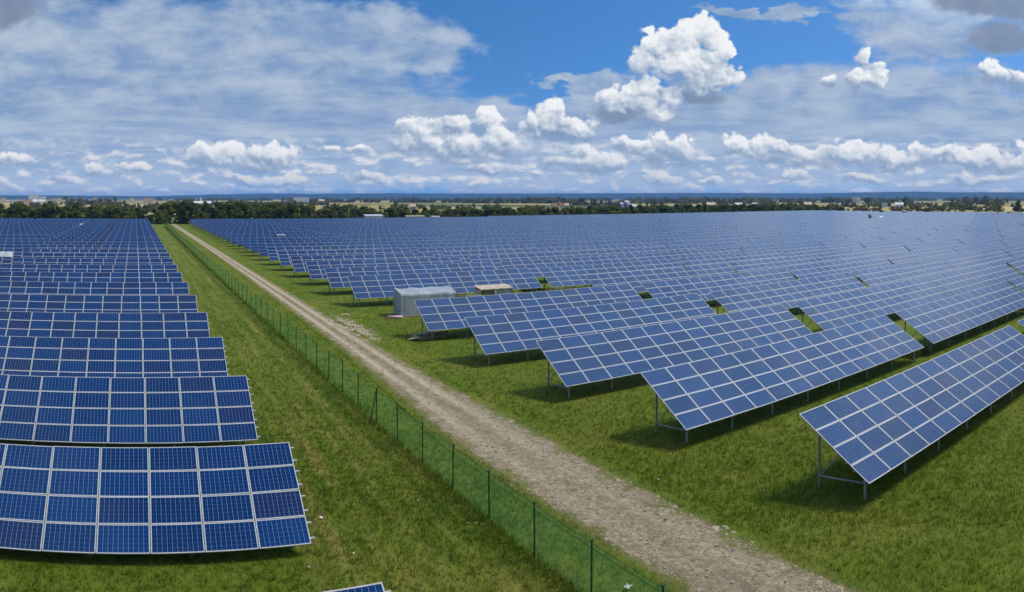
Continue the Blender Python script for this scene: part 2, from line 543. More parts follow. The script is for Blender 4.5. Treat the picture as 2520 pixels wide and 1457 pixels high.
# ground: mown grass of the plant near by, open fields and meadows beyond
m_, tt, out = mat('ground_grass')
pos = tt.n('ShaderNodeNewGeometry').outputs['Position']
x_, y_, z_ = tt.sep(pos)
fx = tt.vor(tt.vm('MULTIPLY', tt.vm('ADD', pos, tt.vm('SCALE', tt.noise(pos, 0.004, 2.0, out='Color'), 130.0)), (0.0042, 0.0030, 0.0)), 1.0, out='Color', dims='2D')
fr, fg_, fb = tt.sep(fx)
fc = tt.mix(tt.ss(fr, 0.20, 0.45), (0.190, 0.178, 0.042, 1), (0.36, 0.28, 0.100, 1))
fc = tt.mix(tt.ss(fg_, 0.60, 0.78), fc, (0.50, 0.38, 0.17, 1))
fc = tt.mix(tt.ss(fb, 0.74, 0.84), fc, (0.085, 0.110, 0.028, 1))
fn = tt.noise(pos, 0.05, 5.0, 0.65)
fc = tt.mix(tt.ss(fn, 0.42, 0.75, 0.0, 0.45), fc, (0.085, 0.095, 0.024, 1))
far = tt.m('MAXIMUM', tt.ss(y_, 334.0, 350.0), tt.ss(x_, 428.0, 436.0))
gcol = tt.mix(far, grass_col(tt), fc)
hb = tt.noise(pos, 9.0, 4.0, 0.7)
principled(tt, out, gcol, 0.9, 0.0, 0.1, bump(tt, hb, 0.9, 0.12))
M['ground'] = m_

m_, tt, out = mat('grass_blades')
geo = tt.n('ShaderNodeNewGeometry')
gcn = grass_col(tt)
rv = geo.outputs['Random Per Island']
gc2 = tt.mix(tt.ss(rv, 0.0, 1.0, 0.0, 0.40), gcn, (0.190, 0.265, 0.026, 1))
gc2 = tt.mix(tt.ss(rv, 0.90, 0.97, 0.0, 0.5), gc2, (0.20, 0.175, 0.065, 1))
d1 = tt.n('ShaderNodeBsdfDiffuse')
tt.put(d1.inputs['Color'], gc2)
d2 = tt.n('ShaderNodeBsdfTranslucent')
tt.put(d2.inputs['Color'], gc2)
mx = tt.n('ShaderNodeMixShader')
mx.inputs[0].default_value = 0.5
tt.put(mx.inputs[1], d1.outputs[0])
tt.put(mx.inputs[2], d2.outputs[0])
tt.put(out.inputs['Surface'], mx.outputs[0])
M['blades'] = m_

# gravel track: pale stones, two worn wheel lines, ragged grassy verge (UV x runs across the track)
m_, tt, out = mat('gravel_track')
tcn = tt.n('ShaderNodeTexCoord')
u_, v_, _z = tt.sep(tcn.outputs['UV'])
pos = tt.n('ShaderNodeNewGeometry').outputs['Position']
k1 = tt.noise(pos, 7.0, 5.0, 0.7)
k2 = tt.noise(pos, 30.0, 3.0, 0.7)
k3 = tt.noise(pos, 0.8, 4.0, 0.6, 0.5)
k4 = tt.vor(pos, 16.0)
stone = tt.mix(tt.ss(k1, 0.30, 0.70), (0.185, 0.140, 0.078, 1), (0.40, 0.318, 0.200, 1))
stone = tt.mix(tt.ss(k2, 0.56, 0.70, 0.0, 0.85), stone, (0.55, 0.465, 0.335, 1))
k6 = tt.noise(pos, 3.2, 5.0, 0.75, 0.4)
stone = tt.mix(tt.ss(k6, 0.50, 0.66, 0.0, 0.55), stone, (0.56, 0.48, 0.36, 1))
stone = tt.mix(tt.ss(k6, 0.49, 0.36, 0.0, 0.65), stone, (0.120, 0.100, 0.054, 1))
stone = tt.mix(tt.ss(k2, 0.42, 0.28, 0.0, 0.75), stone, (0.105, 0.088, 0.060, 1))
stone = tt.mix(tt.ss(k4, 0.5, 0.8, 0.0, 0.5), stone, (0.15, 0.13, 0.09, 1))
ruts = tt.m('ABSOLUTE', tt.m('SUBTRACT', tt.m('ABSOLUTE', tt.m('SUBTRACT', u_, 0.5)), 0.16))
k5 = tt.noise(tt.vm('MULTIPLY', pos, (1.0, 0.35, 1.0)), 0.45, 4.0, 0.6, 0.6)
stone = tt.mix(tt.ss(k5, 0.52, 0.70, 0.0, 0.65), stone, (0.175, 0.140, 0.085, 1))
_x, wy, _z2 = tt.sep(pos)
farther = tt.ss(wy, 20.0, 48.0)
stone = tt.mix(tt.m('MULTIPLY', tt.ss(ruts, 0.10, 0.02, 0.0, 0.60), tt.m('ADD', 0.18, tt.m('MULTIPLY', farther, 0.82))), stone, (0.55, 0.455, 0.31, 1))
edge = tt.m('ABSOLUTE', tt.m('SUBTRACT', u_, 0.5))
rag = tt.m('ADD', tt.m('ADD', edge, tt.m('MULTIPLY', tt.m('SUBTRACT', k3, 0.5), 0.52)), tt.m('MULTIPLY', tt.m('SUBTRACT', k1, 0.5), 0.30))
gmask = tt.ss(rag, 0.305, 0.355)
mid = tt.m('MULTIPLY', tt.m('MULTIPLY', tt.ss(edge, 0.09, 0.01), tt.m('ADD', 0.45, tt.m('MULTIPLY', farther, 0.55))), tt.ss(tt.m('ADD', tt.m('MULTIPLY', k3, 0.6), tt.m('MULTIPLY', k1, 0.4)), 0.46, 0.58, 0.0, 0.75))
weeds = tt.ss(tt.m('ADD', tt.m('MULTIPLY', k3, 0.5), tt.m('MULTIPLY', k1, 0.5)), 0.56, 0.66, 0.0, 0.60)
gmask = tt.m('MAXIMUM', gmask, tt.m('MAXIMUM', mid, weeds))
dryv = tt.mix(0.5, grass_col(tt), (0.20, 0.165, 0.075, 1))
tcol = tt.mix(gmask, stone, tt.mix(tt.ss(edge, 0.36, 0.46), dryv, grass_col(tt)))
hb = tt.m('ADD', tt.m('MULTIPLY', k1, 0.6), tt.m('MULTIPLY', k2, 0.4))
principled(tt, out, tcol, 0.95, 0.0, 0.15, bump(tt, hb, 1.0, 0.10))
M['track'] = m_


def panel_material(name, border, source):
    m_, tt, out = mat(name)
    tcn = tt.n('ShaderNodeTexCoord')
    u_, v_, _z = tt.sep(tcn.outputs['UV'])
    if source == 'object':
        rv = tt.n('ShaderNodeObjectInfo').outputs['Random']
    else:
        rv = tt.n('ShaderNodeNewGeometry').outputs['Random Per Island']
    rv2 = tt.m('FRACT', tt.m('MULTIPLY', rv, 37.7))
    cell = tt.mix(rv, (0.0004, 0.0180, 0.080, 1), (0.0008, 0.0300, 0.122, 1))
    cell = tt.mix(tt.ss(rv2, 0.86, 0.93, 0.0, 0.7), cell, (0.0075, 0.0150, 0.058, 1))
    pos = tt.n('ShaderNodeNewGeometry').outputs['Position']
    cell = tt.mix(tt.ss(tt.noise(tcn.outputs['UV'], 8.0, 3.0, 0.7), 0.35, 0.75, 0.0, 0.30), cell, (0.005, 0.040, 0.160, 1))

    def lines(c_, n_, hw):
        f = tt.m('FRACT', tt.m('MULTIPLY', c_, n_))
        d = tt.m('ABSOLUTE', tt.m('SUBTRACT', f, 0.5))
        return tt.ss(d, 0.5 - hw - 0.008, 0.5 - hw + 0.008)
    lv = lines(u_, 10.0, 0.024)
    lh = tt.m('MULTIPLY', lines(v_, 6.0, 0.014), 0.45)
    lb = tt.m('MULTIPLY', lines(tt.m('ADD', u_, 0.05), 10.0, 0.008), 0.30)
    lm = tt.m('MAXIMUM', lv, tt.m('MAXIMUM', lh, lb))
    colr_ = tt.mix(tt.m('MULTIPLY', lm, 0.80), cell, (0.32, 0.37, 0.45, 1))
    dust = tt.ss(tt.noise(tt.vm('MULTIPLY', pos, (1.0, 0.6, 0.6)), 0.55, 5.0, 0.65), 0.45, 0.80, 0.0, 0.05)
    dust = tt.m('ADD', dust, tt.ss(v_, 0.10, 0.03, 0.0, 0.06))
    colr_ = tt.mix(dust, colr_, (0.10, 0.13, 0.17, 1))
    rough = tt.m('ADD', 0.08, tt.m('MULTIPLY', dust, 1.2))
    if border:
        eu = tt.m('MINIMUM', u_, tt.m('SUBTRACT', 1.0, u_))
        ev = tt.m('MINIMUM', v_, tt.m('SUBTRACT', 1.0, v_))
        bm_ = tt.m('MAXIMUM', tt.ss(eu, 0.0235, 0.0200), tt.ss(ev, 0.0350, 0.0300))
        colr_ = tt.mix(bm_, colr_, (0.21, 0.24, 0.28, 1))
        rough = tt.m('ADD', rough, tt.m('MULTIPLY', bm_, 0.4))
    b = principled(tt, out, colr_, rough, 0.0, 0.5)
    b.inputs['IOR'].default_value = 1.45
    b.inputs['Specular Tint'].default_value = (0.50, 0.78, 1.0, 1)      # anti-reflection coating
    wob = tt.noise(pos, 1.3, 2.0, 0.5)
    tt.put(b.inputs['Normal'], bump(tt, wob, 0.10, 0.02))
    return m_


M['glass_near'] = panel_material('solar_glass', False, 'object')
M['glass_far'] = panel_material('solar_glass_framed', True, 'island')
M['alu'] = worn('aluminium_frame', (0.39, 0.40, 0.415), 0.5, 0.0, 0.12, 2.0)
M['steel'] = worn('galvanised_steel', (0.27, 0.29, 0.30), 0.55, 0.3, 0.25, 4.0)
M['backsheet'] = worn('panel_backsheet', (0.16, 0.165, 0.17), 0.7)
M['clamp'] = worn('pale_clamp', (0.45, 0.41, 0.35), 0.5)
M['post_green'] = worn('green_coated_post', (0.010, 0.040, 0.020), 0.55)
M['bark'] = worn('bark', (0.045, 0.036, 0.026), 0.95)
M['white'] = worn('white_paint', (0.64, 0.63, 0.62), 0.6, 0, 0.08)
M['cream'] = worn('cream_plaster', (0.60, 0.50, 0.38), 0.8, 0, 0.12, 0.4)
M['beige'] = worn('beige_plaster', (0.46, 0.37, 0.26), 0.8, 0, 0.15, 0.4)
M['bluegrey'] = worn('bluish_white_sheeting', (0.52, 0.58, 0.66), 0.5, 0, 0.08)
M['slate'] = worn('grey_roof', (0.20, 0.19, 0.19), 0.8)
M['redroof'] = worn('brown_red_roof', (0.24, 0.12, 0.085), 0.8)
M['tan'] = worn('tan_sheet', (0.46, 0.38, 0.28), 0.75)
M['olive'] = worn('olive_tarp', (0.13, 0.14, 0.065), 0.7, 0, 0.3)
M['window'] = worn('dark_window', (0.02, 0.025, 0.03), 0.2)
M['bluepaint'] = worn('blue_paint', (0.05, 0.10, 0.30), 0.5)
M['pink'] = worn('pale_pink_fabric', (0.68, 0.46, 0.56), 0.7, 0, 0.1)
M['wood'] = worn('weathered_wood', (0.30, 0.25, 0.175), 0.9, 0, 0.45, 6.0)
M['rock'] = worn('pale_limestone', (0.33, 0.265, 0.175), 0.95, 0, 0.35, 9.0)
M['litter'] = worn('white_plastic_scrap', (0.58, 0.57, 0.57), 0.6, 0, 0.05)

m_, tt, out = mat('plastic_sheeting')
tcn = tt.n('ShaderNodeTexCoord')
f = tt.noise(tt.vm('MULTIPLY', tcn.outputs['Object'], (1.0, 1.0, 0.35)), 1.6, 5.0, 0.6, 0.8)
f2 = tt.noise(tcn.outputs['Object'], 0.7, 3.0, 0.5)
c = tt.mix(tt.ss(f, 0.35, 0.7), (0.24, 0.28, 0.31, 1), (0.36, 0.40, 0.43, 1))
c = tt.mix(tt.ss(f2, 0.5, 0.8, 0.0, 0.5), c, (0.19, 0.22, 0.20, 1))
principled(tt, out, c, 0.75, 0.0, 0.3, bump(tt, f, 0.6, 0.12))
M['sheeting'] = m_

m_, tt, out = mat('green_netting')
pos = tt.n('ShaderNodeNewGeometry').outputs['Position']
f = tt.noise(pos, 1.5, 4.0, 0.6)
d1 = tt.n('ShaderNodeBsdfDiffuse')
tt.put(d1.inputs['Color'], tt.mix(f, (0.060, 0.205, 0.075, 1), (0.100, 0.285, 0.110, 1)))
d2 = tt.n('ShaderNodeBsdfTranslucent')
tt.put(d2.inputs['Color'], (0.08, 0.27, 0.09, 1))
a1 = tt.n('ShaderNodeMixShader')
a1.inputs[0].default_value = 0.5
tt.put(a1.inputs[1], d1.outputs[0])
tt.put(a1.inputs[2], d2.outputs[0])
tr = tt.n('ShaderNodeBsdfTransparent')
a2 = tt.n('ShaderNodeMixShader')
tt.put(a2.inputs[0], tt.ss(f, 0.2, 0.8, 0.23, 0.35))
tt.put(a2.inputs[1], tr.outputs[0])
tt.put(a2.inputs[2], a1.outputs[0])
tt.put(out.inputs['Surface'], a2.outputs[0])
M['net'] = m_


def leaf_material(name, dark, light, olive):
    m_, tt, out = mat(name)
    geo = tt.n('ShaderNodeNewGeometry')
    rv = geo.outputs['Random Per Island']
    big = tt.noise(geo.outputs['Position'], 0.10, 3.0, 0.6)
    c = tt.mix(rv, dark + (1,), light + (1,))
    c = tt.mix(tt.ss(big, 0.45, 0.70, 0.0, 0.8), c, olive + (1,))
    ob = tt.n('ShaderNodeObjectInfo').outputs['Random']
    c = tt.mix(tt.ss(ob, 0.55, 1.0, 0.0, 0.4), c, olive + (1,))
    d1 = tt.n('ShaderNodeBsdfDiffuse')
    tt.put(d1.inputs['Color'], c)
    d2 = tt.n('ShaderNodeBsdfTranslucent')
    tt.put(d2.inputs['Color'], c)
    mx = tt.n('ShaderNodeMixShader')
    mx.inputs[0].default_value = 0.42
    tt.put(mx.inputs[1], d1.outputs[0])
    tt.put(mx.inputs[2], d2.outputs[0])
    tt.put(out.inputs['Surface'], mx.outputs[0])
    return m_


M['leaf'] = leaf_material('leaf_green', (0.048, 0.078, 0.016), (0.135, 0.170, 0.036), (0.190, 0.180, 0.044))
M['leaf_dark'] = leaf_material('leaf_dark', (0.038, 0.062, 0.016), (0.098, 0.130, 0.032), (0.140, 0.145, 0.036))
M['leaf_far'] = leaf_material('leaf_far', (0.026, 0.044, 0.015), (0.080, 0.100, 0.028), (0.165, 0.150, 0.050))

m_, tt, out = mat('forested_hills')
pos = tt.n('ShaderNodeNewGeometry').outputs['Position']
f = tt.noise(pos, 0.004, 6.0, 0.65)
principled(tt, out, tt.mix(tt.ss(f, 0.35, 0.65), (0.014, 0.030, 0.018, 1), (0.030, 0.052, 0.026, 1)), 0.95, 0, 0.05)
M['hills'] = m_

# ------------------------------------------------------------------ setting: ground, track, hills
GX = [(-6000, 0), (-260, 0), (-200, 0.5), (4.8, 0.5), (6.2, 0.46), (7.6, 0.30), (9.0, 0.12), (10.4, 0.02), (11.4, 0), (13000, 0)]
GY = [(-3000, 0), (-60, 0), (-30, 1), (322, 1), (331, 0), (13000, 0)]


def gz(x, y):
    return float(np.interp(x, [a for a, b in GX], [b for a, b in GX]) * np.interp(y, [a for a, b in GY], [b for a, b in GY]))


V_ = [(x, y, hx * hy) for (y, hy) in GY for (x, hx) in GX]
F_ = [(j * len(GX) + i, j * len(GX) + i + 1, (j + 1) * len(GX) + i + 1, (j + 1) * len(GX) + i) for j in range(len(GY) - 1) for i in range(len(GX) - 1)]
tag(link(bpy.data.objects.new('ground', mesh_np('ground', V_, F_, M['ground'], None, None, True))), kind='structure')

# track: left and right edges read off along its length
TL = [(4, 14.9), (12, 15.0), (20, 15.1), (32, 15.0), (42, 15.6), (55, 16.1), (80, 16.4), (130, 16.7), (200, 16.6), (332, 16.2)]
TR_ = [(4, 18.0), (12, 18.0), (20, 18.6), (32, 18.9), (42, 18.7), (55, 18.7), (80, 18.8), (130, 18.8), (200, 18.6), (332, 18.2)]


def interp(tab, v):
    return float(np.interp(v, [a for a, b in tab], [b for a, b in tab]))


V_, F_, U_ = [], [], []
vs = []
v = 4.0
while v < 332:
    vs.append(v)
    v += 0.35 if v < 60 else (1.0 if v < 130 else 4.0)
NX = 24
for i, v in enumerate(vs):
    a, b = interp(TL, v), interp(TR_, v)
    mid_, half = (a + b) / 2, (b - a) / 2 / 0.70
    for j in range(NX + 1):
        s = j / NX
        u = mid_ + half * (2 * s - 1)
        z = 0.004 + 0.035 * max(0.0, 1 - (2 * s - 1) ** 4) * (1 + 0.9 * mnoise.noise((u * 1.4, v * 1.4, 0))) + 0.018 * max(0.0, 1 - (2 * s - 1) ** 4) * mnoise.noise((u * 4, v * 4, 3))
        z -= 0.035 * math.exp(-((abs(2 * s - 1) - 0.32) / 0.12) ** 2)
        V_.append((u, v, max(0.004, z + 0.02)))
for i in range(len(vs) - 1):
    for j in range(NX):
        a = i * (NX + 1) + j
        F_.append((a, a + 1, a + NX + 2, a + NX + 1))
        U_ += [(j / NX, vs[i]), ((j + 1) / NX, vs[i]), ((j + 1) / NX, vs[i + 1]), (j / NX, vs[i + 1])]
me = mesh_np('track', V_, F_, M['track'], U_, None, True)
tag(link(bpy.data.objects.new('track', me)), kind='structure')

# hills: a long forested ridge, real depth
RIDGE = [(-260, 481), (0, 480.5), (200, 481), (380, 483), (470, 480), (560, 478), (660, 476), (760, 477), (960, 475.5), (1200, 476.5), (1500, 475.5), (1800, 475), (2000, 476), (2150, 473), (2260, 471.5), (2330, 473), (2520, 473.5), (2800, 474)]
V_, F_ = [], []
xs = np.arange(-260, 2801, 12.0)
rad = [6600, 7100, 7600, 8000, 8500]
for i, x in enumerate(xs):
    y = float(np.interp(x, [a for a, b in RIDGE], [b for a, b in RIDGE]))
    h = elev(y, 8000)
    for j, r_ in enumerate(rad):
        p = at(x, r_)
        hh = h * (0.0, 0.42, 0.80, 1.0, 0.5)[j]
        if j in (1, 2, 3):
            hh += 4.0 * mnoise.noise((x * 0.02, j * 3.0, 0)) + 2.0 * mnoise.noise((x * 0.11, j * 5.0, 2))
        V_.append((p[0], p[1], hh - (1.0 if j == 0 else 0)))
for i in range(len(xs) - 1):
    for j in range(4):
        a = i * 5 + j
        F_.append((a, a + 5, a + 6, a + 1))
me = mesh_np('hills', V_, F_, M['hills'], None, None, True)
tag(link(bpy.data.objects.new('hills', me)), kind='structure')

# ------------------------------------------------------------------ solar tables
PW, SL_PITCH, NCOL, NROW = 1.675, 0.992, 14, 4
ZB, RISE, RUN = 0.91, 2.095, 3.37
TILT = math.atan2(RISE, RUN)
CT, ST = math.cos(TILT), math.sin(TILT)
LEN = PW * NCOL
TPITCH = 24.95
ROWP = 9.99
UR, VR0 = 23.36, 14.65
UL, VL0 = 5.50, 22.14


def on_slope(x, s, n=0.0):
    """point of a table: x along it, s up the slope, n along the normal"""
    return (x, s * CT - n * ST, ZB + s * ST + n * CT)


# one module, origin at its lower left corner, in slope coordinates
mw, mh, th, fw = 1.648, 0.978, 0.038, 0.033
pm = MB()
a, b = (0, mw), (0, mh)
o_ = [(0, 0), (mw, 0), (mw, mh), (0, mh)]
i_ = [(fw, fw), (mw - fw, fw), (mw - fw, mh - fw), (fw, mh - fw)]
for k in range(4):
    k2 = (k + 1) % 4
    pm.quad([(*o_[k], 0), (*o_[k2], 0), (*i_[k2], 0), (*i_[k], 0)], 1)                       # frame face
    pm.quad([(*o_[k2], 0), (*o_[k], 0), (*o_[k], -th), (*o_[k2], -th)], 1)                   # frame side
    pm.quad([(*i_[k], 0), (*i_[k2], 0), (*i_[k2], -0.006), (*i_[k], -0.006)], 1)             # inner lip
pm.quad([(*p, -0.006) for p in i_], 0)
pm.quad([(*p, -0.030) for p in reversed(o_)], 2)
PANEL = pm.mesh('solar_panel', [M['glass_near'], M['alu'], M['backsheet']])

FRAME_X = [0.55 + 3.19 * k for k in range(8)]
RAILS = []
for r_ in range(NROW):
    RAILS += [r_ * SL_PITCH + 0.22, r_ * SL_PITCH + 0.76]


def rail_mb(s, ext=0.09):
    return MB().bar(on_slope(-0.02, s, -0.062), on_slope(LEN + ext, s, -0.062), 0.05, 0.046, up=(0, -ST, CT))


def rail_cap_mb(s):
    return MB().box((LEN + 0.085, -0.04, -0.035), (LEN + 0.145, 0.04, 0.025))


V_F, V_R = 0.55, 2.75                      # front and rear leg, metres behind the lower edge


def under(v_):
    return ZB + v_ * ST / CT - 0.15


def leg_f(x):
    return MB().box((x - 0.045, V_F - 0.03, -0.15), (x + 0.045, V_F + 0.03, under(V_F)))


def leg_r(x):
    return MB().box((x - 0.045, V_R - 0.03, -0.15), (x + 0.045, V_R + 0.03, under(V_R)))


def girder(x):
    return MB().bar(on_slope(x, 0.12, -0.115), on_slope(x, 3.88, -0.115), 0.05, 0.055)


def crossbar(x):
    return MB().bar((x + 0.075, V_F - 0.1, 0.62), (x + 0.075, V_R + 0.1, 0.42), 0.05, 0.05)


def brace(x):
    return MB().bar((x - 0.075, V_R, 0.42), (x - 0.075, 1.55, under(1.55)), 0.045, 0.045)


PART = {}
for k, x in enumerate(FRAME_X):
    PART[k] = [('leg', leg_f(x).mesh('leg', M['steel'])), ('leg', leg_r(x).mesh('leg', M['steel'])), ('girder', girder(x).mesh('girder', M['steel'])),
               ('crossbar', crossbar(x).mesh('crossbar', M['steel'])), ('brace', brace(x).mesh('brace', M['steel']))]
RAIL_ME = [rail_mb(s).mesh('rail', M['alu']) for s in RAILS]
CAP_ME = rail_cap_mb(0).mesh('rail_end_cap', M['clamp'])
SUPPORT = []
for x in FRAME_X:
    sup = MB()
    for q in (leg_f(x), leg_r(x), girder(x), crossbar(x), brace(x)):
        i0 = len(sup.v)
        sup.v += q.v
        sup.f += [tuple(a + i0 for a in f) for f in q.f]
        sup.m += q.m
        sup.u += q.u
    SUPPORT.append(sup.mesh('support_frame', M['steel']))


def far_table(mb, ox=0.0, oy=0.0, oz=0.0, legs=True):
    for c_ in range(NCOL):
        for r_ in range(NROW):
            x0, s0 = c_ * PW + 0.012, r_ * SL_PITCH + 0.006
            ja, jb, jc = (rnd.uniform(-0.008, 0.008) for _ in range(3))
            q = [on_slope(x0, s0, ja), on_slope(x0 + mw, s0, jb), on_slope(x0 + mw, s0 + mh, jb + jc), on_slope(x0, s0 + mh, ja + jc)]
            mb.quad([(p[0] + ox, p[1] + oy, p[2] + oz) for p in q], 0)
    for s in RAILS[::1]:
        a, b = on_slope(-0.02, s, -0.04), on_slope(LEN + 0.1, s, -0.04)
        mb.bar((a[0] + ox, a[1] + oy, a[2] + oz), (b[0] + ox, b[1] + oy, b[2] + oz), 0.05, 0.046, mi=2, up=(0, -ST, CT))
    q = [on_slope(0, 0, -0.1), on_slope(0, 3.96, -0.1), on_slope(LEN, 3.96, -0.1), on_slope(LEN, 0, -0.1)]
    mb.quad([(p[0] + ox, p[1] + oy, p[2] + oz) for p in q], 2)
    if legs:
        for x in FRAME_X:
            mb.box((x - 0.045 + ox, V_F - 0.03 + oy, -0.1 + oz), (x + 0.045 + ox, V_F + 0.03 + oy, under(V_F) + oz), 2)
            mb.box((x - 0.045 + ox, V_R - 0.03 + oy, -0.1 + oz), (x + 0.045 + ox, V_R + 0.03 + oy, under(V_R) + oz), 2)
    return mb


FAR_MATS = [M['glass_far'], M['alu'], M['steel']]
FAR = [far_table(MB()).mesh('solar_table', FAR_MATS) for _ in range(5)]

ORD = ['first', 'second', 'third', 'fourth', 'fifth', 'sixth', 'seventh', 'eighth', 'ninth', 'tenth', 'eleventh', 'twelfth', 'thirteenth', 'fourteenth', 'fifteenth',
       'sixteenth', 'seventeenth', 'eighteenth', 'nineteenth', 'twentieth', 'twenty-first', 'twenty-second', 'twenty-third', 'twenty-fourth', 'twenty-fifth',
       'twenty-sixth', 'twenty-seventh', 'twenty-eighth', 'twenty-ninth', 'thirtieth', 'thirty-first', 'thirty-second', 'thirty-third']
AZ_MAX = (2520 - X0) / FPX
AZ_MIN = (0 - X0) / FPX
tables = []
for k in range(31):
    v = VR0 + k * ROWP
    for j in range(17):
        if k == 5 and j == 0:
            continue                                    # the plastic covered hut stands in this place
        if k == 30 and j < 6:
            continue                                    # the last row starts further along
        u = UR + j * 23.95 + (1.0 if j else 0.0)
        if math.atan2(u, v + RUN) > AZ_MAX + 0.015:
            continue
        tables.append((u, v, 'r', k, j))
for k in range(-1, 30):
    v = VL0 + k * ROWP
    for j in range(4):
        u = UL - LEN - j * TPITCH
        if math.atan2(u + LEN, max(v, 1) + RUN) < AZ_MIN - 0.01:
            continue
        tables.append((u, v, 'l', k + 1, j))
cen = lambda q: math.hypot(max(0.0, q[0]) if q[2] == 'r' else q[0] + LEN, q[1])
tables.sort(key=lambda q: math.hypot(q[0] + (LEN * 0.3 if q[2] == 'r' else LEN * 0.7), q[1]))
SPECIAL = {
    ('l', 0, 0): 'blue solar table cut off by the bottom edge, nearest the fence',
    ('l', 1, 0): 'big dark blue solar table at lower left with pale rail ends showing',
    ('r', 0, 0): 'lone blue solar table at lower right with open end frame and brace',
    ('r', 1, 0): 'long blue solar table directly behind the lone one at lower right',
    ('r', 4, 0): 'blue solar table in front of the plastic covered hut, boards under its corner',
}
FULL, MIDT, SINGLE = 16, 52, 300
restm = MB()
for n_, (u, v, side, k, j) in enumerate(tables):
    lab = SPECIAL.get((side, k, j))
    if lab is None:
        if side == 'r':
            lab = 'blue solar table, %s along from the gravel track, in the %s row right of it' % (ORD[j - (1 if k == 5 else 6 if k == 30 else 0)], ORD[k])
        else:
            lab = 'dark blue solar table, %s along from the netting, in the %s row left of it' % (ORD[j], ORD[k])
    grp = 'solar tables standing in rows right of the track' if side == 'r' else 'solar tables standing in rows left of the fence'
    dzr = 0.06 if (side, k) == ('l', 0) else (rnd.uniform(-0.06, 0.06) if n_ > 12 else 0.0)
    v += rnd.uniform(-0.12, 0.12) if n_ > 12 else 0.0
    if n_ < MIDT:
        root = empty('solar_table', (u, v, dzr))
        tag(root, lab, 'solar table', grp)
        for c_ in range(NCOL):
            for r_ in range(NROW):
                p = bpy.data.objects.new('solar_panel', PANEL)
                jn = rnd.uniform(-0.004, 0.004)
                p.location = on_slope(c_ * PW + 0.012, r_ * SL_PITCH + 0.006, jn)
                p.rotation_euler = (TILT + rnd.uniform(-0.009, 0.009), rnd.uniform(-0.006, 0.006), 0)
                link(p, root)
        if n_ < FULL:
            for q in range(8):
                for nm, me in PART[q]:
                    link(bpy.data.objects.new(nm, me), root)
            for s, me in zip(RAILS, RAIL_ME):
                ra = link(bpy.data.objects.new('rail', me), root)
                if side == 'l' and n_ < 6:
                    cp = bpy.data.objects.new('end_cap', CAP_ME)
                    p0 = on_slope(0, s, -0.062)
                    cp.location = (0, p0[1], p0[2])
                    link(cp, ra)
        else:
            for me in SUPPORT:
                link(bpy.data.objects.new('support_frame', me), root)
            for s, me in zip(RAILS, RAIL_ME):
                link(bpy.data.objects.new('rail', me), root)
    elif n_ < SINGLE:
        o = bpy.data.objects.new('solar_table', FAR[n_ % 5])
        o.location = (u, v, dzr)
        o.rotation_euler = (rnd.uniform(-0.012, 0.012), rnd.uniform(-0.0025, 0.0025), rnd.uniform(-0.0015, 0.0015))
        link(o)
        tag(o, lab, 'solar table', grp)
    else:
        far_table(restm, u, v, dzr)
if restm.f:
    tag(restm.build('solar_table_rows', FAR_MATS), 'farthest rows of solar tables along the back of the plant', 'solar tables', kind='stuff')
print('tables', len(tables))

# ------------------------------------------------------------------ fence
UF, ZF = 12.40, 1.74
fence = empty('netting_fence', (UF, 17.08, 0))
tag(fence, 'long green netting fence on thin dark posts beside the gravel track', 'fence')
PV = [17.08 + 3.15 * k for k in range(-3, 91)]
PO = [(rnd.uniform(-0.03, 0.03), rnd.uniform(-0.02, 0.02)) for _ in PV]
for k, v in enumerate(PV):
    r_ = MB()
    lx, ly = PO[k]
    r_.bar((0, v - 17.08, -0.2), (lx, v - 17.08 + ly, ZF + 0.06), 0.042, 0.042)
    r_.box((lx - 0.04, v - 17.08 + ly - 0.04, ZF + 0.06), (lx + 0.04, v - 17.08 + ly + 0.04, ZF + 0.10))
    r_.build('post', M['post_green'], fence)
for k in (9,):
    v = PV[k] - 17.08
    MB().bar((-0.42, v - 0.12, -0.1), (0, v, 1.7), 0.04, 0.04).build('brace', M['post_green'], fence)
V_, F_ = [], []
NS, NZ = 8, 5
cnt = 0
for k in range(len(PV) - 1):
    for i in range(NS + (1 if k == len(PV) - 2 else 0)):
        s = i / NS
        v = PV[k] + (PV[k + 1] - PV[k]) * s
        sag = 0.06 * 4 * s * (1 - s)
        l0 = PO[k][0] * (1 - s) + PO[k + 1][0] * s
        for j in range(NZ + 1):
            zz = j / NZ
            V_.append((l0 * zz + 0.03 + 0.05 * mnoise.noise((v * 0.8, zz * 2, 1)) * 4 * s * (1 - s), v - 17.08, 0.02 + zz * (ZF - sag - 0.02)))
        cnt += 1
for i in range(cnt - 1):
    for j in range(NZ):
        a = i * (NZ + 1) + j
        F_.append((a, a + NZ + 1, a + NZ + 2, a + 1))
link(bpy.data.objects.new('netting', mesh_np('netting', V_, F_, M['net'], None, None, True)), fence)
MB().bar((0.03, PV[0] - 17.08, ZF - 0.02), (0.03, PV[-1] - 17.08, ZF - 0.02), 0.012, 0.012).build('top_wire', M['post_green'], fence)

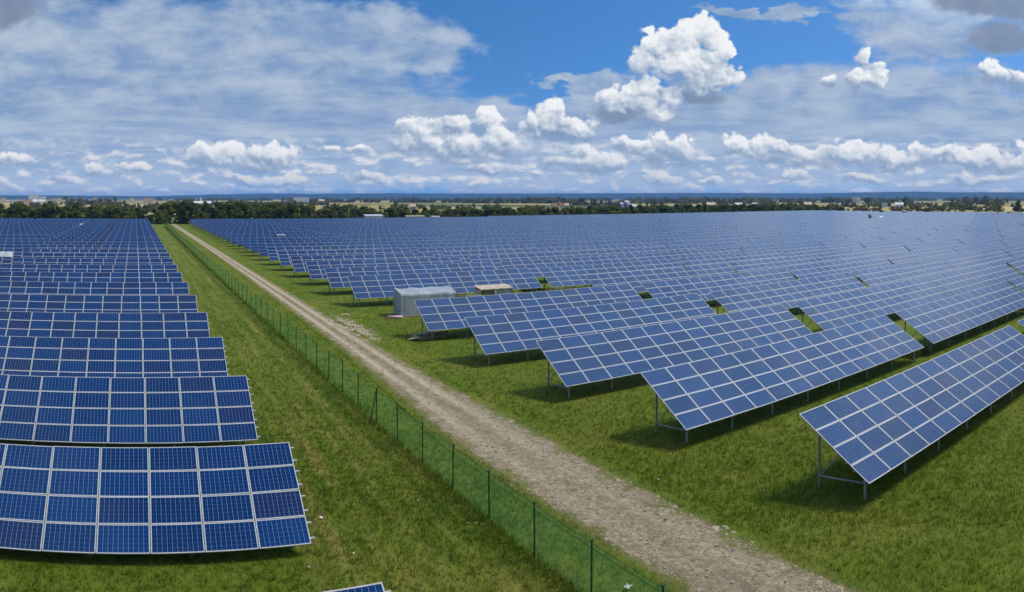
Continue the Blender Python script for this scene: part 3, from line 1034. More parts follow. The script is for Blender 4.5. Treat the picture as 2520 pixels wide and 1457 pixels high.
# ------------------------------------------------------------------ hut, shelter, boards and other near things
hut = empty('plastic_covered_hut', (25.7, 67.0, 0))
tag(hut, 'long hut wrapped in greyish white plastic sheeting at the end of its row', 'hut')
prof = []
for a_ in range(0, 7):
    q = math.radians(90 * a_ / 6)
    prof.append((0.28 * (1 - math.cos(q)), 2.02 + 0.26 * math.sin(q)))
prof = [(0, 0)] + prof + [(1.2, 2.46), (2.0, 2.58), (2.2, 2.45), (2.2, 0)]
cv = MB()
NSEG = 14
for s in range(NSEG):
    xa, xb = 6.0 * s / NSEG, 6.0 * (s + 1) / NSEG
    for i in range(len(prof) - 1):
        (ya, za), (yb, zb) = prof[i], prof[i + 1]
        off = lambda x, y, z: (x, y - 0.05 * abs(mnoise.noise((x * 1.2, z, 4))), z * (1 + 0.018 * math.sin(x * 3.1 + y)) if z > 1 else z)
        cv.quad([off(xa, ya, za), off(xb, ya, za), off(xb, yb, zb), off(xa, yb, zb)])
cv.build('plastic_cover', M['sheeting'], hut, smooth=True)
for xe in (0.01, 5.99):
    ep = bmesh.new()
    vv = [ep.verts.new((xe, y, z)) for (y, z) in prof]
    ep.faces.new(vv if xe < 1 else list(reversed(vv)))
    bm_obj('end_sheet', ep, M['sheeting'], hut, smooth=False)
MB().box((-0.1, -0.12, 0), (6.1, 2.3, 0.12)).build('timber_base', M['wood'], hut)
for yy in (0.02, 1.1, 2.12):
    MB().bar((-0.012, yy, 0.12), (-0.012, yy, 2.0 if yy < 0.1 else 2.25), 0.05, 0.03).build('end_batten', M['alu'], hut)

sh = empty('open_shelter', (34.4, 68.6, 0))
sh.scale = (1, 1, 0.86)
tag(sh, 'ramshackle shelter with pale flat roof and hanging plastic strips behind the panels', 'shelter')
rf = MB()
for s in range(8):
    xa, xb = 1.0 + 0.5 * s, 1.5 + 0.5 * s
    rf.quad([(xa, 0, 2.36 + 0.05 * (s % 2)), (xb, 0, 2.36 + 0.05 * ((s + 1) % 2)), (xb, 1.9, 2.62 + 0.05 * ((s + 1) % 2)), (xa, 1.9, 2.62 + 0.05 * (s % 2))])
    rf.quad([(xa, 0, 2.28), (xa, 1.9, 2.54), (xb, 1.9, 2.54), (xb, 0, 2.28)])
    rf.quad([(xa, 0, 2.28), (xb, 0, 2.28), (xb, 0, 2.36 + 0.05 * ((s + 1) % 2)), (xa, 0, 2.36 + 0.05 * (s % 2))])
rf.build('roof', M['tan'], sh)
for x, y in ((1.2, 0.15), (4.8, 0.15), (1.2, 1.7), (4.8, 1.7)):
    MB().box((x - 0.05, y - 0.05, 0), (x + 0.05, y + 0.05, 2.34)).build('post', M['wood'], sh)
MB().box((1.0, 1.60, 0), (5.0, 1.66, 2.3)).build('back_wall', M['tan'], sh)
MB().box((1.0, 0.12, 0), (1.06, 1.60, 2.3)).build('side_wall', M['tan'], sh)
MB().box((1.06, 0.10, 0), (2.5, 0.16, 2.25)).build('front_wall', M['olive'], sh)
for s in range(5):
    st = MB()
    x = 2.6 + 0.46 * s
    for q in range(4):
        za, zb = 2.3 - 0.42 * q, 2.3 - 0.42 * (q + 1)
        xa, xb = x + 0.06 * math.sin(q + s), x + 0.06 * math.sin(q + 1 + s)
        st.box((min(xa, xb), 0.02 + 0.02 * s, zb), (max(xa, xb) + 0.3, 0.05 + 0.02 * s, za))
    st.build('plastic_strip', M['sheeting'], sh)
tb = empty('tarpaulin_bale', (33.6, 68.2, 0))
tag(tb, 'olive tarpaulin covered bale between the plastic hut and the shelter', 'bale')
bmx = bmesh.new()
bmesh.ops.create_cube(bmx, size=1.0)
bmesh.ops.scale(bmx, vec=(2.6, 1.3, 1.55), verts=bmx.verts)
bmesh.ops.translate(bmx, vec=(0.4, 0, 0.775), verts=bmx.verts)
bmesh.ops.bevel(bmx, geom=bmx.edges[:], offset=0.16, segments=3, affect='EDGES')
bmesh.ops.subdivide_edges(bmx, edges=bmx.edges[:], cuts=2, use_grid_fill=True)
for q in bmx.verts:
    if q.co.z > 0.1:
        q.co += Vector((mnoise.noise(q.co * 1.7), mnoise.noise(q.co * 1.7 + Vector((5, 0, 0))), mnoise.noise(q.co * 1.4 + Vector((0, 7, 0))))) * 0.10
bm_obj('tarpaulin', bmx, M['olive'], tb)

pl = empty('board_pile', (22.6, 55.9, 0))
tag(pl, 'pile of weathered boards lying in the grass under a panel corner', 'board pile')
for k in range(11):
    ly = 0.12 * (k // 3)
    x0 = rnd.uniform(0, 0.5)
    y0 = 0.28 * (k % 3) + rnd.uniform(-0.05, 0.05)
    q = MB().box((0, 0, ly), (rnd.uniform(2.4, 3.2), 0.22, ly + 0.10)).build('board', M['wood'], pl)
    q.location = (x0, y0, 0)
    q.rotation_euler = (0, rnd.uniform(-0.02, 0.02), rnd.uniform(-0.06, 0.06))
for k in range(4):
    q = MB().box((0, 0, 0), (1.1, 0.2, 0.07)).build('board', M['wood'], pl)
    q.location = (-0.5 + 0.25 * k, -0.35 - 0.12 * k, 0.06 + 0.05 * k)
    q.rotation_euler = (0.1, -0.08, 0.5 + 0.4 * k)


def cylinder_x(name, l, r_, m_, parent=None, seg=14):
    bmx = bmesh.new()
    bmesh.ops.create_cone(bmx, cap_ends=True, segments=seg, radius1=r_, radius2=r_ * 0.92, depth=l)
    bmesh.ops.rotate(bmx, verts=bmx.verts, cent=(0, 0, 0), matrix=Matrix.Rotation(R(90), 3, 'Y'))
    return bm_obj(name, bmx, m_, parent)


lg = cylinder_x('pole', 1.5, 0.14, M['pink'])
lg.location = (24.9, 66.6, 0.14)
lg.rotation_euler = (0, 0, R(-22))
tag(lg, 'short pale pinkish pole lying on grass beside the plastic hut', 'pole')
gp = MB().bar((0, 0, 0), (0, 0.4, 1.7), 0.09, 0.07).build('stake', M['post_green'])
gp.location = (27.0, 54.6, -0.1)
gp.rotation_euler = (0.3, 0, 0.7)
tag(gp, 'leaning greenish stake beside the board pile under the panels', 'stake')


def rock_mesh(name, seed, sub=2):
    bmx = bmesh.new()
    bmesh.ops.create_icosphere(bmx, subdivisions=sub, radius=1.0)
    for q in bmx.verts:
        q.co *= 1 + 0.45 * mnoise.noise(q.co * 1.3 + Vector((seed * 3.1, 0, 0))) + 0.2 * mnoise.noise(q.co * 3 + Vector((0, seed, 0)))
        q.co.z *= 0.6
    me = bpy.data.meshes.new(name)
    bmx.to_mesh(me)
    bmx.free()
    me.materials.append(M['rock'])
    return me


ROCKS = [rock_mesh('stone', s) for s in range(5)]


def ground_at(x, y):
    a_ = (x - X0) / FPX
    rr = CAM_H * FPX / (y - Y0)
    return rr * math.sin(a_), rr * math.cos(a_)


m_, tt, out = mat('bare_soil')
tcn = tt.n('ShaderNodeTexCoord')
uvv = tcn.outputs['UV']
pos = tt.n('ShaderNodeNewGeometry').outputs['Position']
rr_ = tt.vm('LENGTH', tt.vm('SUBTRACT', uvv, (0.5, 0.5, 0.0)))
q1 = tt.noise(pos, 0.9, 5.0, 0.65, 0.5)
q2 = tt.noise(pos, 6.0, 4.0, 0.7)
soil = tt.mix(tt.ss(q2, 0.3, 0.7), (0.20, 0.155, 0.085, 1), (0.46, 0.385, 0.265, 1))
gm_ = tt.ss(tt.m('ADD', rr_, tt.m('ADD', tt.m('MULTIPLY', tt.m('SUBTRACT', q1, 0.5), 0.75), tt.m('MULTIPLY', tt.m('SUBTRACT', q2, 0.5), 0.25))), 0.20, 0.36)
principled(tt, out, tt.mix(gm_, soil, grass_col(tt)), 0.95, 0, 0.1, bump(tt, q2, 1.0, 0.08))
bp = MB().quad([(17.4, 52.0, 0.012), (21.4, 52.0, 0.012), (21.4, 74.0, 0.012), (17.4, 74.0, 0.012)])
tag(bp.build('bare_ground', m_), kind='structure')
STONES = [(1405, 1125, .16), (1380, 1120, .13), (1520, 1185, .15), (1760, 1305, .22), (1785, 1302, .16), (1805, 1312, .12), (1300, 1207, .13), (1322, 1216, .12),
          (1340, 1232, .13), (1382, 1268, .11), (1490, 1330, .14), (1510, 1345, .12), (1180, 1020, .11), (1250, 1070, .12), (1620, 1225, .13), (1660, 1250, .15), (1700, 1272, .12), (1850, 1338, .13)]
for i, (x, y, s) in enumerate(STONES):
    o = link(bpy.data.objects.new('stone', ROCKS[i % 5]))
    p = ground_at(x, y)
    s *= 0.72
    o.location = (p[0], p[1], s * 0.3)
    o.scale = (s * rnd.uniform(0.9, 1.5), s, s * rnd.uniform(0.7, 1.0))
    o.rotation_euler = (0, 0, rnd.uniform(0, 6))
    tag(o, 'pale limestone lump among others along the edges of the gravel track', 'stone', 'loose stones along the edges of the track')
SLABS = [(828, 803, .55, .30), (845, 808, .65, .32), (862, 813, .45, .25), (850, 775, .5, .25), (880, 826, .32, .2), (838, 790, .4, .22), (856, 800, .3, .2), (815, 790, .35, .2), (872, 803, .25, .2), (842, 820, .3, .2)]
for i, (x, y, sx, sy) in enumerate(SLABS):
    o = link(bpy.data.objects.new('broken_stone', ROCKS[(i + 2) % 5]))
    p = ground_at(x, y)
    o.location = (p[0], p[1], 0.03)
    o.scale = (sx, sy * 1.8, 0.14)
    o.rotation_euler = (rnd.uniform(-.08, .08), rnd.uniform(-.08, .08), rnd.uniform(-.8, .8))
    tag(o, 'flat pale broken slab in the bare patch beside the track near the hut', 'slab', 'broken slabs in the bare patch')

LIT = [(790, 1308, .10), (1152, 1291, .07), (1172, 1291, .07), (1028, 1236, .05), (860, 925, .06), (1100, 925, .09), (1160, 932, .09), (1255, 952, .07), (1620, 1183, .07), (1552, 1190, .06),
       (668, 1128, .05), (2128, 1205, .05), (1545, 1452, .205), (870, 1395, .06), (760, 1440, .08), (2280, 1330, .05), (940, 1245, .05)]
for i, (x, y, s) in enumerate(LIT):
    bmx = bmesh.new()
    bmesh.ops.create_grid(bmx, x_segments=4, y_segments=3, size=1.0)
    for q in bmx.verts:
        q.co.z = 0.5 + 0.6 * mnoise.noise(q.co * 1.5 + Vector((i * 2.3, 0, 0)))
        q.co.x += 0.3 * mnoise.noise(q.co * 2 + Vector((0, i, 0)))
    bmesh.ops.solidify(bmx, geom=bmx.faces[:], thickness=0.08)
    o = bm_obj('litter_scrap', bmx, M['litter'])
    p = ground_at(x, y)
    o.location = (p[0], p[1], 0.05 + gz(*p))
    s *= 0.6
    o.scale = (s, s * 0.7, s * 0.9)
    o.rotation_euler = (rnd.uniform(-.3, .3), rnd.uniform(-.3, .3), rnd.uniform(0, 6))
    if s > 0.12:
        tag(o, 'pointed white plastic scrap against the fence foot at the bottom edge', 'litter')
    else:
        tag(o, 'tiny white scrap of litter lying in the mown grass', 'litter', 'white litter scraps in the grass')

# sheets and bits lying on or among the panels
def sheet(x, rho_, z, w_, d_, m_, label, name='plastic_sheet', tilt=TILT):
    bmx = bmesh.new()
    bmesh.ops.create_grid(bmx, x_segments=8, y_segments=4, size=0.5)
    for q in bmx.verts:
        q.co.x *= w_
        q.co.y *= d_
        q.co.z = 0.16 + 0.16 * mnoise.noise(q.co * 1.2)
        q.co.x += 0.12 * mnoise.noise(q.co * 2.0 + Vector((3, 1, 0)))
    bmesh.ops.solidify(bmx, geom=bmx.faces[:], thickness=0.03)
    o = bm_obj(name, bmx, m_)
    p = at(x, rho_)
    o.location = (p[0], p[1], z)
    o.rotation_euler = (tilt, 0, 0)
    return tag(o, label, 'sheet')


sheet(14, 113.2, elev(626, 113.2) - 0.1, 2.2, 1.4, M['alu'], 'whitish plastic sheet on the panels at the left edge')
sheet(692, 179.5, elev(580, 179.5), 2.2, 0.7, M['alu'], 'white sheet lying across far panels right of the track')
sheet(186, 262.0, elev(553, 262.0), 6.5, 1.0, M['tan'], 'thin tan sheet lying on far panels of the left block')
sheet(2168, 330.0, elev(535, 330.0) + 0.2, 3.0, 0.8, M['white'], 'narrow white sheet on far panels near the right horizon')
bx = empty('utility_cabinet', (*at(2141, 329.0), 0))
tag(bx, 'small dark cabinet standing above far panels near the right horizon', 'cabinet')
MB().box((-0.6, -0.5, 0), (0.6, 0.5, 3.9)).build('body', M['slate'], bx)
MB().prism([(-0.6, 3.9), (0.6, 3.9), (0.0, 4.7)], -0.7, 0.7).build('roof', M['slate'], bx)


def cabin(x, rho_, w_, d_, h, body, roof, label, name='site_cabin', slope=0.5):
    root = empty(name, (*at(x, rho_), 0), -(x - X0) / FPX * 0.2)
    tag(root, label, 'cabin')
    MB().box((-w_ / 2, -d_ / 2, 0), (w_ / 2, d_ / 2, h)).build('body', body, root)
    rm = MB()
    e = 0.18
    rm.prism([(-d_ / 2 - e, h + 0.003), (d_ / 2 + e, h + 0.003), (d_ / 2 + e, h + 0.1 + slope), (-d_ / 2 - e, h + 0.12)], -w_ / 2 - e, w_ / 2 + e)
    b = bmesh.new()
    for xx in (-w_ / 2 - e, w_ / 2 + e):
        b.faces.new([b.verts.new((xx, y, z)) for y, z in [(-d_ / 2 - e, h + 0.003), (d_ / 2 + e, h + 0.003), (d_ / 2 + e, h + 0.1 + slope), (-d_ / 2 - e, h + 0.12)]])
    me = bpy.data.meshes.new('x')
    b.to_mesh(me)
    b.free()
    for p in me.polygons:
        rm.quad([me.vertices[i].co for i in p.vertices])
    rm.build('roof', roof, root)
    MB().box((-w_ * 0.3, -d_ / 2 - 0.05, 0.1), (-w_ * 0.3 + 1.0, -d_ / 2 - 0.004, 2.1)).build('door', M['slate'], root)
    MB().box((w_ * 0.1, -d_ / 2 - 0.05, 1.0), (w_ * 0.1 + 1.4, -d_ / 2 - 0.004, 2.0)).build('window', M['window'], root)
    return root


cabin(919, 340, 8.4, 3.5, 3.55, M['bluegrey'], M['bluegrey'], 'bluish white cabin rising over the last panel row before the trees')
cabin(1021, 351, 9.2, 3.0, 3.0, M['beige'], M['tan'], 'low beige cabin over the last panel row, right of the bluish cabin', slope=0.3)
cabin(1071, 357, 3.9, 3.0, 2.75, M['white'], M['white'], 'small white cabin barely showing over the last panel row', slope=0.2)
cabin(355, 345, 2.2, 2.2, 3.3, M['tan'], M['tan'], 'small tan hut at the foot of trees behind the left block', 'garden_hut')
cabin(2226, 452, 2.4, 2.2, 3.6, M['beige'], M['tan'], 'small beige hut in the meadow beyond the right-hand panels', 'garden_hut')
cabin(1258, 395, 3.2, 3.0, 5.2, M['beige'], M['tan'], 'narrow beige hut among the trees behind the last row', 'garden_hut')

# round-headed mast, pink balloon, bird-like scrap on the last row
ms = empty('round_sign_mast', (*at(481, 338), 0))
tag(ms, 'thin mast with a round grey sign before the trees at road end', 'mast')
MB().bar((0, 0, 0), (0, 0, 8.2), 0.2, 0.2).build('pole', M['steel'], ms)
bmx = bmesh.new()
bmesh.ops.create_cone(bmx, cap_ends=True, segments=24, radius1=0.62, radius2=0.62, depth=0.12)
bmesh.ops.rotate(bmx, verts=bmx.verts, cent=(0, 0, 0), matrix=Matrix.Rotation(R(90), 3, 'X'))
o = bm_obj('round_sign', bmx, M['bluegrey'], ms, False)
o.location = (0, -0.2, 7.9)
pb = empty('pink_sign', (*at(379, 330), 0))
tag(pb, 'pale pink sign board on a post where the track meets the trees', 'sign')
MB().bar((0, 0, 0), (0, 0, 5.4), 0.12, 0.12).build('post', M['steel'], pb)
bmx = bmesh.new()
vv = [bmx.verts.new(q) for q in ((-0.85, 0, 5.9), (-0.5, 0, 6.5), (0.0, 0, 6.75), (0.5, 0, 6.3), (0.85, 0, 5.3), (0.1, 0, 5.35), (-0.5, 0, 5.5))]
f0 = bmx.faces.new(vv)
bmesh.ops.solidify(bmx, geom=[f0], thickness=0.08)
bm_obj('board', bmx, M['pink'], pb, False).location = (0, -0.12, 0)

# ------------------------------------------------------------------ trees
def crown_mesh(seed, kind, n=760):
    """unit tree, height 1: leaf clumps as small quads spread through an uneven volume"""
    rs = np.random.RandomState(seed)
    V_, F_ = [], []
    lobes = []
    for q in range(9 if kind == 'round' else 7):
        if kind == 'round':
            a_ = rs.uniform(0, 6.28)
            rr = rs.uniform(0.04, 0.21)
            lobes.append((rr * math.cos(a_), rr * math.sin(a_), rs.uniform(0.30, 0.84), rs.uniform(0.11, 0.19)))
        else:
            z = 0.16 + 0.8 * q / 7
            lobes.append((rs.uniform(-.05, .05), rs.uniform(-.05, .05), z, 0.19 * (1.12 - z) + 0.03))
    for i in range(n):
        lx, ly, lz, lr = lobes[rs.randint(len(lobes))]
        d = rs.normal(size=3)
        d /= np.linalg.norm(d)
        r_ = lr * rs.uniform(0.45, 1.08)
        c_ = np.array([lx, ly, lz]) + d * r_ * np.array([1, 1, 0.85])
        if c_[2] < 0.05 or c_[2] > 1.02:
            continue
        s = rs.uniform(0.016, 0.046)
        a1 = rs.normal(size=3)
        a1 /= np.linalg.norm(a1)
        a2 = np.cross(a1, d + rs.normal(size=3) * 0.5)
        a2 /= (np.linalg.norm(a2) + 1e-6)
        k = len(V_)
        V_ += [c_ - a1 * s - a2 * s * .7, c_ + a1 * s - a2 * s * .7, c_ + a1 * s + a2 * s * .7, c_ - a1 * s + a2 * s * .7]
        F_.append((k, k + 1, k + 2, k + 3))
    return V_, F_


def trunk_mesh(seed):
    rs = np.random.RandomState(seed + 90)
    mb = MB()
    p = Vector((0, 0, -0.02))
    r_ = 0.020
    for k in range(5):
        q = p + Vector((rs.uniform(-.012, .012), rs.uniform(-.012, .012), 0.15))
        mb.bar(p, q, r_ * 2, r_ * 2)
        if k > 0:
            for z in range(2):
                a_ = rs.uniform(0, 6.28)
                mb.bar(q, q + Vector((0.13 * math.cos(a_), 0.13 * math.sin(a_), 0.10)), r_ * 0.8, r_ * 0.8)
        p = q
        r_ *= 0.78
    return mb.mesh('trunk', M['bark'])


KINDS = []
for s in range(8):
    kind = 'round' if s % 3 else 'cone'
    a, b = crown_mesh(40 + s, kind)
    KINDS.append((mesh_np('crown', a, b, M['leaf_dark'] if s % 3 == 0 else M['leaf']), trunk_mesh(s)))


def tree(x, y, h, kind, label, group=None, wide=1.0):
    root = empty('tree', (x, y, -0.05), rnd.uniform(0, 6.28))
    root.scale = (h * wide, h * wide, h)
    tag(root, label, 'tree', group)
    link(bpy.data.objects.new('crown', KINDS[kind][0]), root)
    link(bpy.data.objects.new('trunk', KINDS[kind][1]), root)
    return root


HT = [(-200, 9.8), (0, 10.0), (200, 9.6), (330, 8.2), (362, 7.4), (372, 4.0), (384, 8.5), (395, 10.8), (470, 10.6), (640, 10.2), (760, 9.0), (900, 7.8), (1100, 7.4), (1280, 7.4), (1500, 7.6), (1650, 8.0), (1800, 8.2), (1950, 8.2), (2040, 6.0), (2090, 4.0)]
ZONE = [(368, 'dark tree in the belt behind the left block of panels', 'trees in the belt behind the left block'),
        (640, 'tall dark tree in the thicket where the gravel track ends', 'trees in the thicket at the track end'),
        (1330, 'green tree in the low belt behind the middle panel rows', 'trees in the belt behind the middle rows'),
        (9999, 'dark tree in the belt behind the far right panel rows', 'trees in the belt behind the far right rows')]
nt = 0
for row_, (vb, step) in enumerate(((333.0, 5.0), (339.5, 5.6))):
    u = -68.0
    while u < 500:
        uu, vv_ = u + rnd.uniform(-1.3, 1.3), vb + rnd.uniform(-1.8, 1.8)
        u += step * rnd.uniform(0.75, 1.25)
        x = X0 + FPX * math.atan2(uu, vv_)
        if 15.0 < uu < 19.5 and row_ == 0:
            continue
        if 6.5 < uu < 10.5:
            continue
        h = interp(HT, x) * rnd.uniform(0.80, 1.12)
        if h < 4.2 and rnd.random() < 0.5:
            continue
        z = next(q for q in ZONE if x < q[0])
        tree(uu, vv_, h, rnd.randrange(8), z[1], z[2], rnd.uniform(1.25, 1.7))
        nt += 1
print('trees', nt)
# single trees one can tell apart
tree(*at(2505, 520), 11.2, 1, 'tall single tree with bare trunk at the right edge beyond the panels', None, 1.0)
tree(*at(2224, 900), 14.5, 2, 'tall dark tree beside the pale houses beyond the right-hand panels', None, 1.1)
tree(*at(2170, 470), 4.4, 4, 'dark bushy tree beside the lavender grey house on the right', None, 1.5)
for x, h_ in ((2455, 2.9), (2470, 2.6), (2487, 3.4), (2380, 2.6), (2410, 2.2)):
    tree(*at(x, 440 + rnd.uniform(-6, 6)), h_ + 0.6, 5, 'low dark bush on the meadow edge beyond the right-hand panels', 'bushes on the meadow edge', 1.8)

# undergrowth and far woods: clumps nobody could count
def clumps(name, pts, material, label, leaves=10):
    """pts: (x, y, radius, height)"""
    V_, F_ = [], []
    rs = np.random.RandomState(77)
    for (x, y, r_, h) in pts:
        for q in range(leaves):
            th_ = rs.uniform(0, 6.28)
            ph = rs.uniform(0, 1)
            rad_ = r_ * math.sqrt(1 - (ph * 0.9) ** 2) * rs.uniform(0.6, 1.0)
            c_ = np.array([x + rad_ * math.cos(th_), y + rad_ * math.sin(th_), max(0.05, ph * h * rs.uniform(0.8, 1.05))])
            s = r_ * rs.uniform(0.18, 0.42)
            a1 = rs.normal(size=3)
            a1 /= np.linalg.norm(a1)
            a2 = np.cross(a1, rs.normal(size=3))
            a2 /= np.linalg.norm(a2)
            k = len(V_)
            V_ += [c_ - a1 * s - a2 * s, c_ + a1 * s - a2 * s, c_ + a1 * s + a2 * s, c_ - a1 * s + a2 * s]
            F_.append((k, k + 1, k + 2, k + 3))
    o = link(bpy.data.objects.new(name, mesh_np(name, V_, F_, material)))
    return tag(o, label, name.replace('_', ' '), kind='stuff')


pts = []
u = -72.0
while u < 500:
    for vb in (330.5, 335, 341, 347):
        x = X0 + FPX * math.atan2(u, vb)
        if 14.0 < u < 20 and vb < 345:
            continue
        h = interp(HT, x) * rnd.uniform(0.45, 0.78)
        if x > 2060:
            continue
        pts.append((u + rnd.uniform(-1.5, 1.5), vb + rnd.uniform(-1.5, 1.5), rnd.uniform(1.4, 2.6), h))
    u += 2.6
clumps('undergrowth', pts, M['leaf'], 'dark undergrowth filling the tree belt behind the panels', 26)

pts = []
def wood_line(xa, xb, ra, rb, h, r_, gap=0.0, depth=20, stepf=0.8):
    """a hedge or strip of wood from column xa, ra metres off, to column xb, rb metres off"""
    L = abs(xb - xa) / FPX * (ra + rb) / 2
    n = int(L / (r_ * stepf)) + 1
    for i in range(n):
        s = i / max(1, n - 1)
        x = xa + (xb - xa) * s
        rho_ = ra + (rb - ra) * s + rnd.uniform(-depth, depth)
        if mnoise.noise((x * 0.03, ra * 0.1, 0)) < gap - 0.5:
            continue
        p = at(x, rho_)
        pts.append((p[0], p[1], r_ * rnd.uniform(0.7, 1.3), h * rnd.uniform(0.55, 1.15)))


wood_line(-20, 330, 520, 520, 6, 4, 0.30)
wood_line(160, 300, 1300, 1300, 11, 8, 0.0, 30, 0.6)
wood_line(-20, 700, 900, 950, 6, 6, 0.42, 30)
wood_line(300, 700, 620, 560, 7, 5, 0.3)
wood_line(420, 800, 1300, 1200, 8, 8, 0.40, 40)
wood_line(600, 1150, 480, 500, 5.0, 4, 0.50)
wood_line(600, 1300, 800, 760, 5, 5, 0.48, 20)
wood_line(1150, 1420, 1700, 1600, 11, 12, 0.15, 40)
wood_line(1250, 2000, 520, 600, 6, 5, 0.52)
wood_line(1380, 1530, 1200, 1150, 8, 8, 0.25, 40)
wood_line(1560, 1900, 1600, 1500, 12, 12, 0.15, 60)
wood_line(1600, 2100, 900, 900, 6, 6, 0.50, 40)
wood_line(1850, 2250, 1900, 1700, 11, 12, 0.25, 60)
wood_line(1950, 2520, 640, 640, 4, 4, 0.46, 20)
wood_line(2080, 2530, 1000, 1000, 7, 7, 0.45, 40)
wood_line(2350, 2470, 1400, 1400, 14, 13, 0.0, 40)
wood_line(2220, 2480, 750, 720, 5, 5, 0.48, 20)
wood_line(700, 1250, 2000, 1900, 9, 14, 0.42, 40)
wood_line(400, 2530, 3600, 3400, 9, 24, 0.36, 60)
clumps('woodland', pts, M['leaf_far'], 'hedges and woods dotted over the plain before the blue hills', 12)
print('clumps', len(pts))


# ------------------------------------------------------------------ far buildings
def house(x, y0_, y1_, wpx, rho_, wall, roof, label, flat_=False, name='house', cat='house', sink=False):
    """x centre column, y0_ roof line, wpx width"""
    w_ = wpx / FPX * rho_
    h = max(3.0, elev(y0_, rho_))
    root = empty(name, (*at(x, rho_), 0), -(x - X0) / FPX * 0.8)
    tag(root, label, cat)
    d_ = max(6.0, w_ * 0.6)
    eh = h if flat_ else h * 0.66
    MB().box((-w_ / 2, -d_ / 2, 0), (w_ / 2, d_ / 2, eh)).build('wall', wall, root)
    if flat_:
        MB().box((-w_ / 2 - 0.3, -d_ / 2 - 0.3, eh + 0.003), (w_ / 2 + 0.3, d_ / 2 + 0.3, eh + 0.5)).build('roof', roof, root)
    else:
        e = 0.5
        rm = MB().prism([(-d_ / 2 - e, eh - 0.1), (0, h), (d_ / 2 + e, eh - 0.1)], -w_ / 2 - e, w_ / 2 + e)
        rm.build('roof', roof, root)
        MB().prism([(-d_ / 2 + .01, eh), (0, h - 0.3), (d_ / 2 - .01, eh)], -w_ / 2 + 0.02, w_ / 2 - 0.02).build('gable', wall, root)
        MB().box((w_ * 0.2, -0.4, h - 0.8), (w_ * 0.2 + 0.8, 0.4, h + 1.0)).build('chimney', M['beige'], root)
    nw = max(2, min(6, int(w_ / 4)))
    for q in range(nw):
        cx = -w_ / 2 + w_ * (q + 0.5) / nw
        MB().box((cx - 0.6, -d_ / 2 - 0.06, eh * 0.45), (cx + 0.6, -d_ / 2 - 0.003, eh * 0.45 + 1.4)).build('window', M['window'], root)
    return root


house(82, 480, 486, 23, 2200, M['white'], M['white'], 'large white industrial hall on the left horizon', True, 'industrial_hall', 'hall')
house(104, 483.5, 486, 18, 2250, M['white'], M['bluegrey'], 'lower white annex right of the large white hall', True, 'industrial_hall', 'hall')
house(8, 486, 492, 11, 1500, M['beige'], M['slate'], 'beige block at the far left edge of the horizon', True)
house(38, 491, 496, 26, 1150, M['cream'], M['slate'], 'long cream house left of the white hall')
house(66, 491, 496, 22, 1150, M['cream'], M['redroof'], 'cream house just below the large white hall')
house(87, 490.5, 495, 10, 1200, M['bluegrey'], M['white'], 'small bluish house right of the cream ones')
house(103, 491, 495.5, 14, 1150, M['white'], M['cream'], 'pinkish white house at the right end of the left hamlet')
house(133, 487.5, 493, 11, 1500, M['beige'], M['slate'], 'left one of two beige blocks beside the dark wood', True)
house(146, 487.5, 493, 11, 1500, M['cream'], M['slate'], 'right one of two pale blocks beside the dark wood', True)
house(234, 484.5, 490, 8, 1700, M['beige'], M['slate'], 'small tan block rising over the dark wood', True)
house(324, 487, 496, 10, 1150, M['cream'], M['tan'], 'narrow cream tower block left of the track end', True)
house(364, 488, 495, 24, 1300, M['tan'], M['tan'], 'long tan barn on the horizon above the track end', True, 'barn', 'barn')
house(498, 495, 499, 42, 1000, M['cream'], M['white'], 'long low cream building with white roof right of the track end', False, 'farm_building', 'farm building')
house(494, 486, 495, 5, 1020, M['white'], M['white'], 'slim white tower behind the long low cream building', True, 'tower', 'tower')
house(741, 486, 494, 38, 1500, M['bluegrey'], M['white'], 'wide pale grey hall before the blue hills', True, 'industrial_hall', 'hall')
house(706, 493.5, 497, 18, 1250, M['cream'], M['slate'], 'low cream shed left of the pale grey hall')
house(791, 490.5, 495, 13, 1300, M['white'], M['cream'], 'small pinkish white house right of the pale grey hall')
house(1016, 502, 508, 13, 680, M['beige'], M['tan'], 'beige house among hedges behind the middle rows')
house(1364, 500, 507, 14, 760, M['cream'], M['redroof'], 'cream house with reddish roof, leftmost of the bright trio')
house(1381, 500, 505, 7, 800, M['white'], M['redroof'], 'small white house in the middle of the bright trio')
house(1394, 500, 506, 9, 780, M['cream'], M['tan'], 'small cream house, rightmost of the bright trio')
house(1518, 490.5, 497, 9, 1300, M['bluegrey'], M['slate'], 'grey block behind the white domes', True)
house(1561, 502.5, 508, 11, 720, M['white'], M['bluegrey'], 'low white shed right of the white domes')
house(1748, 497.5, 508, 18, 760, M['white'], M['cream'], 'bright house with large pale roof behind the right rows')
house(1817, 498.5, 505, 16, 850, M['white'], M['white'], 'brilliant white bungalow behind the right rows')
house(1857, 499, 505, 12, 880, M['bluegrey'], M['white'], 'bluish white house right of the white bungalow')
house(1903, 491, 494, 13, 1700, M['white'], M['slate'], 'far long white block on the plain', True)
house(1988, 497, 507, 17, 820, M['white'], M['cream'], 'pinkish white gabled house near the end of the tree belt')
house(2102, 485.5, 490, 6, 1600, M['cream'], M['white'], 'left one of two bright towers on the right horizon', True, 'tower', 'tower')
house(2112, 485.8, 490, 10, 1600, M['white'], M['cream'], 'right one of two bright towers on the right horizon', True, 'tower', 'tower')
house(2177, 500.5, 510, 12, 960, M['bluegrey'], M['bluegrey'], 'lavender grey house on the right meadow', True)
house(2198, 501, 506, 10, 760, M['cream'], M['tan'], 'small cream house left of the pale gabled farmhouse')
house(2212, 497.5, 506, 20, 780, M['bluegrey'], M['white'], 'pale gabled farmhouse beside the tall dark tree')

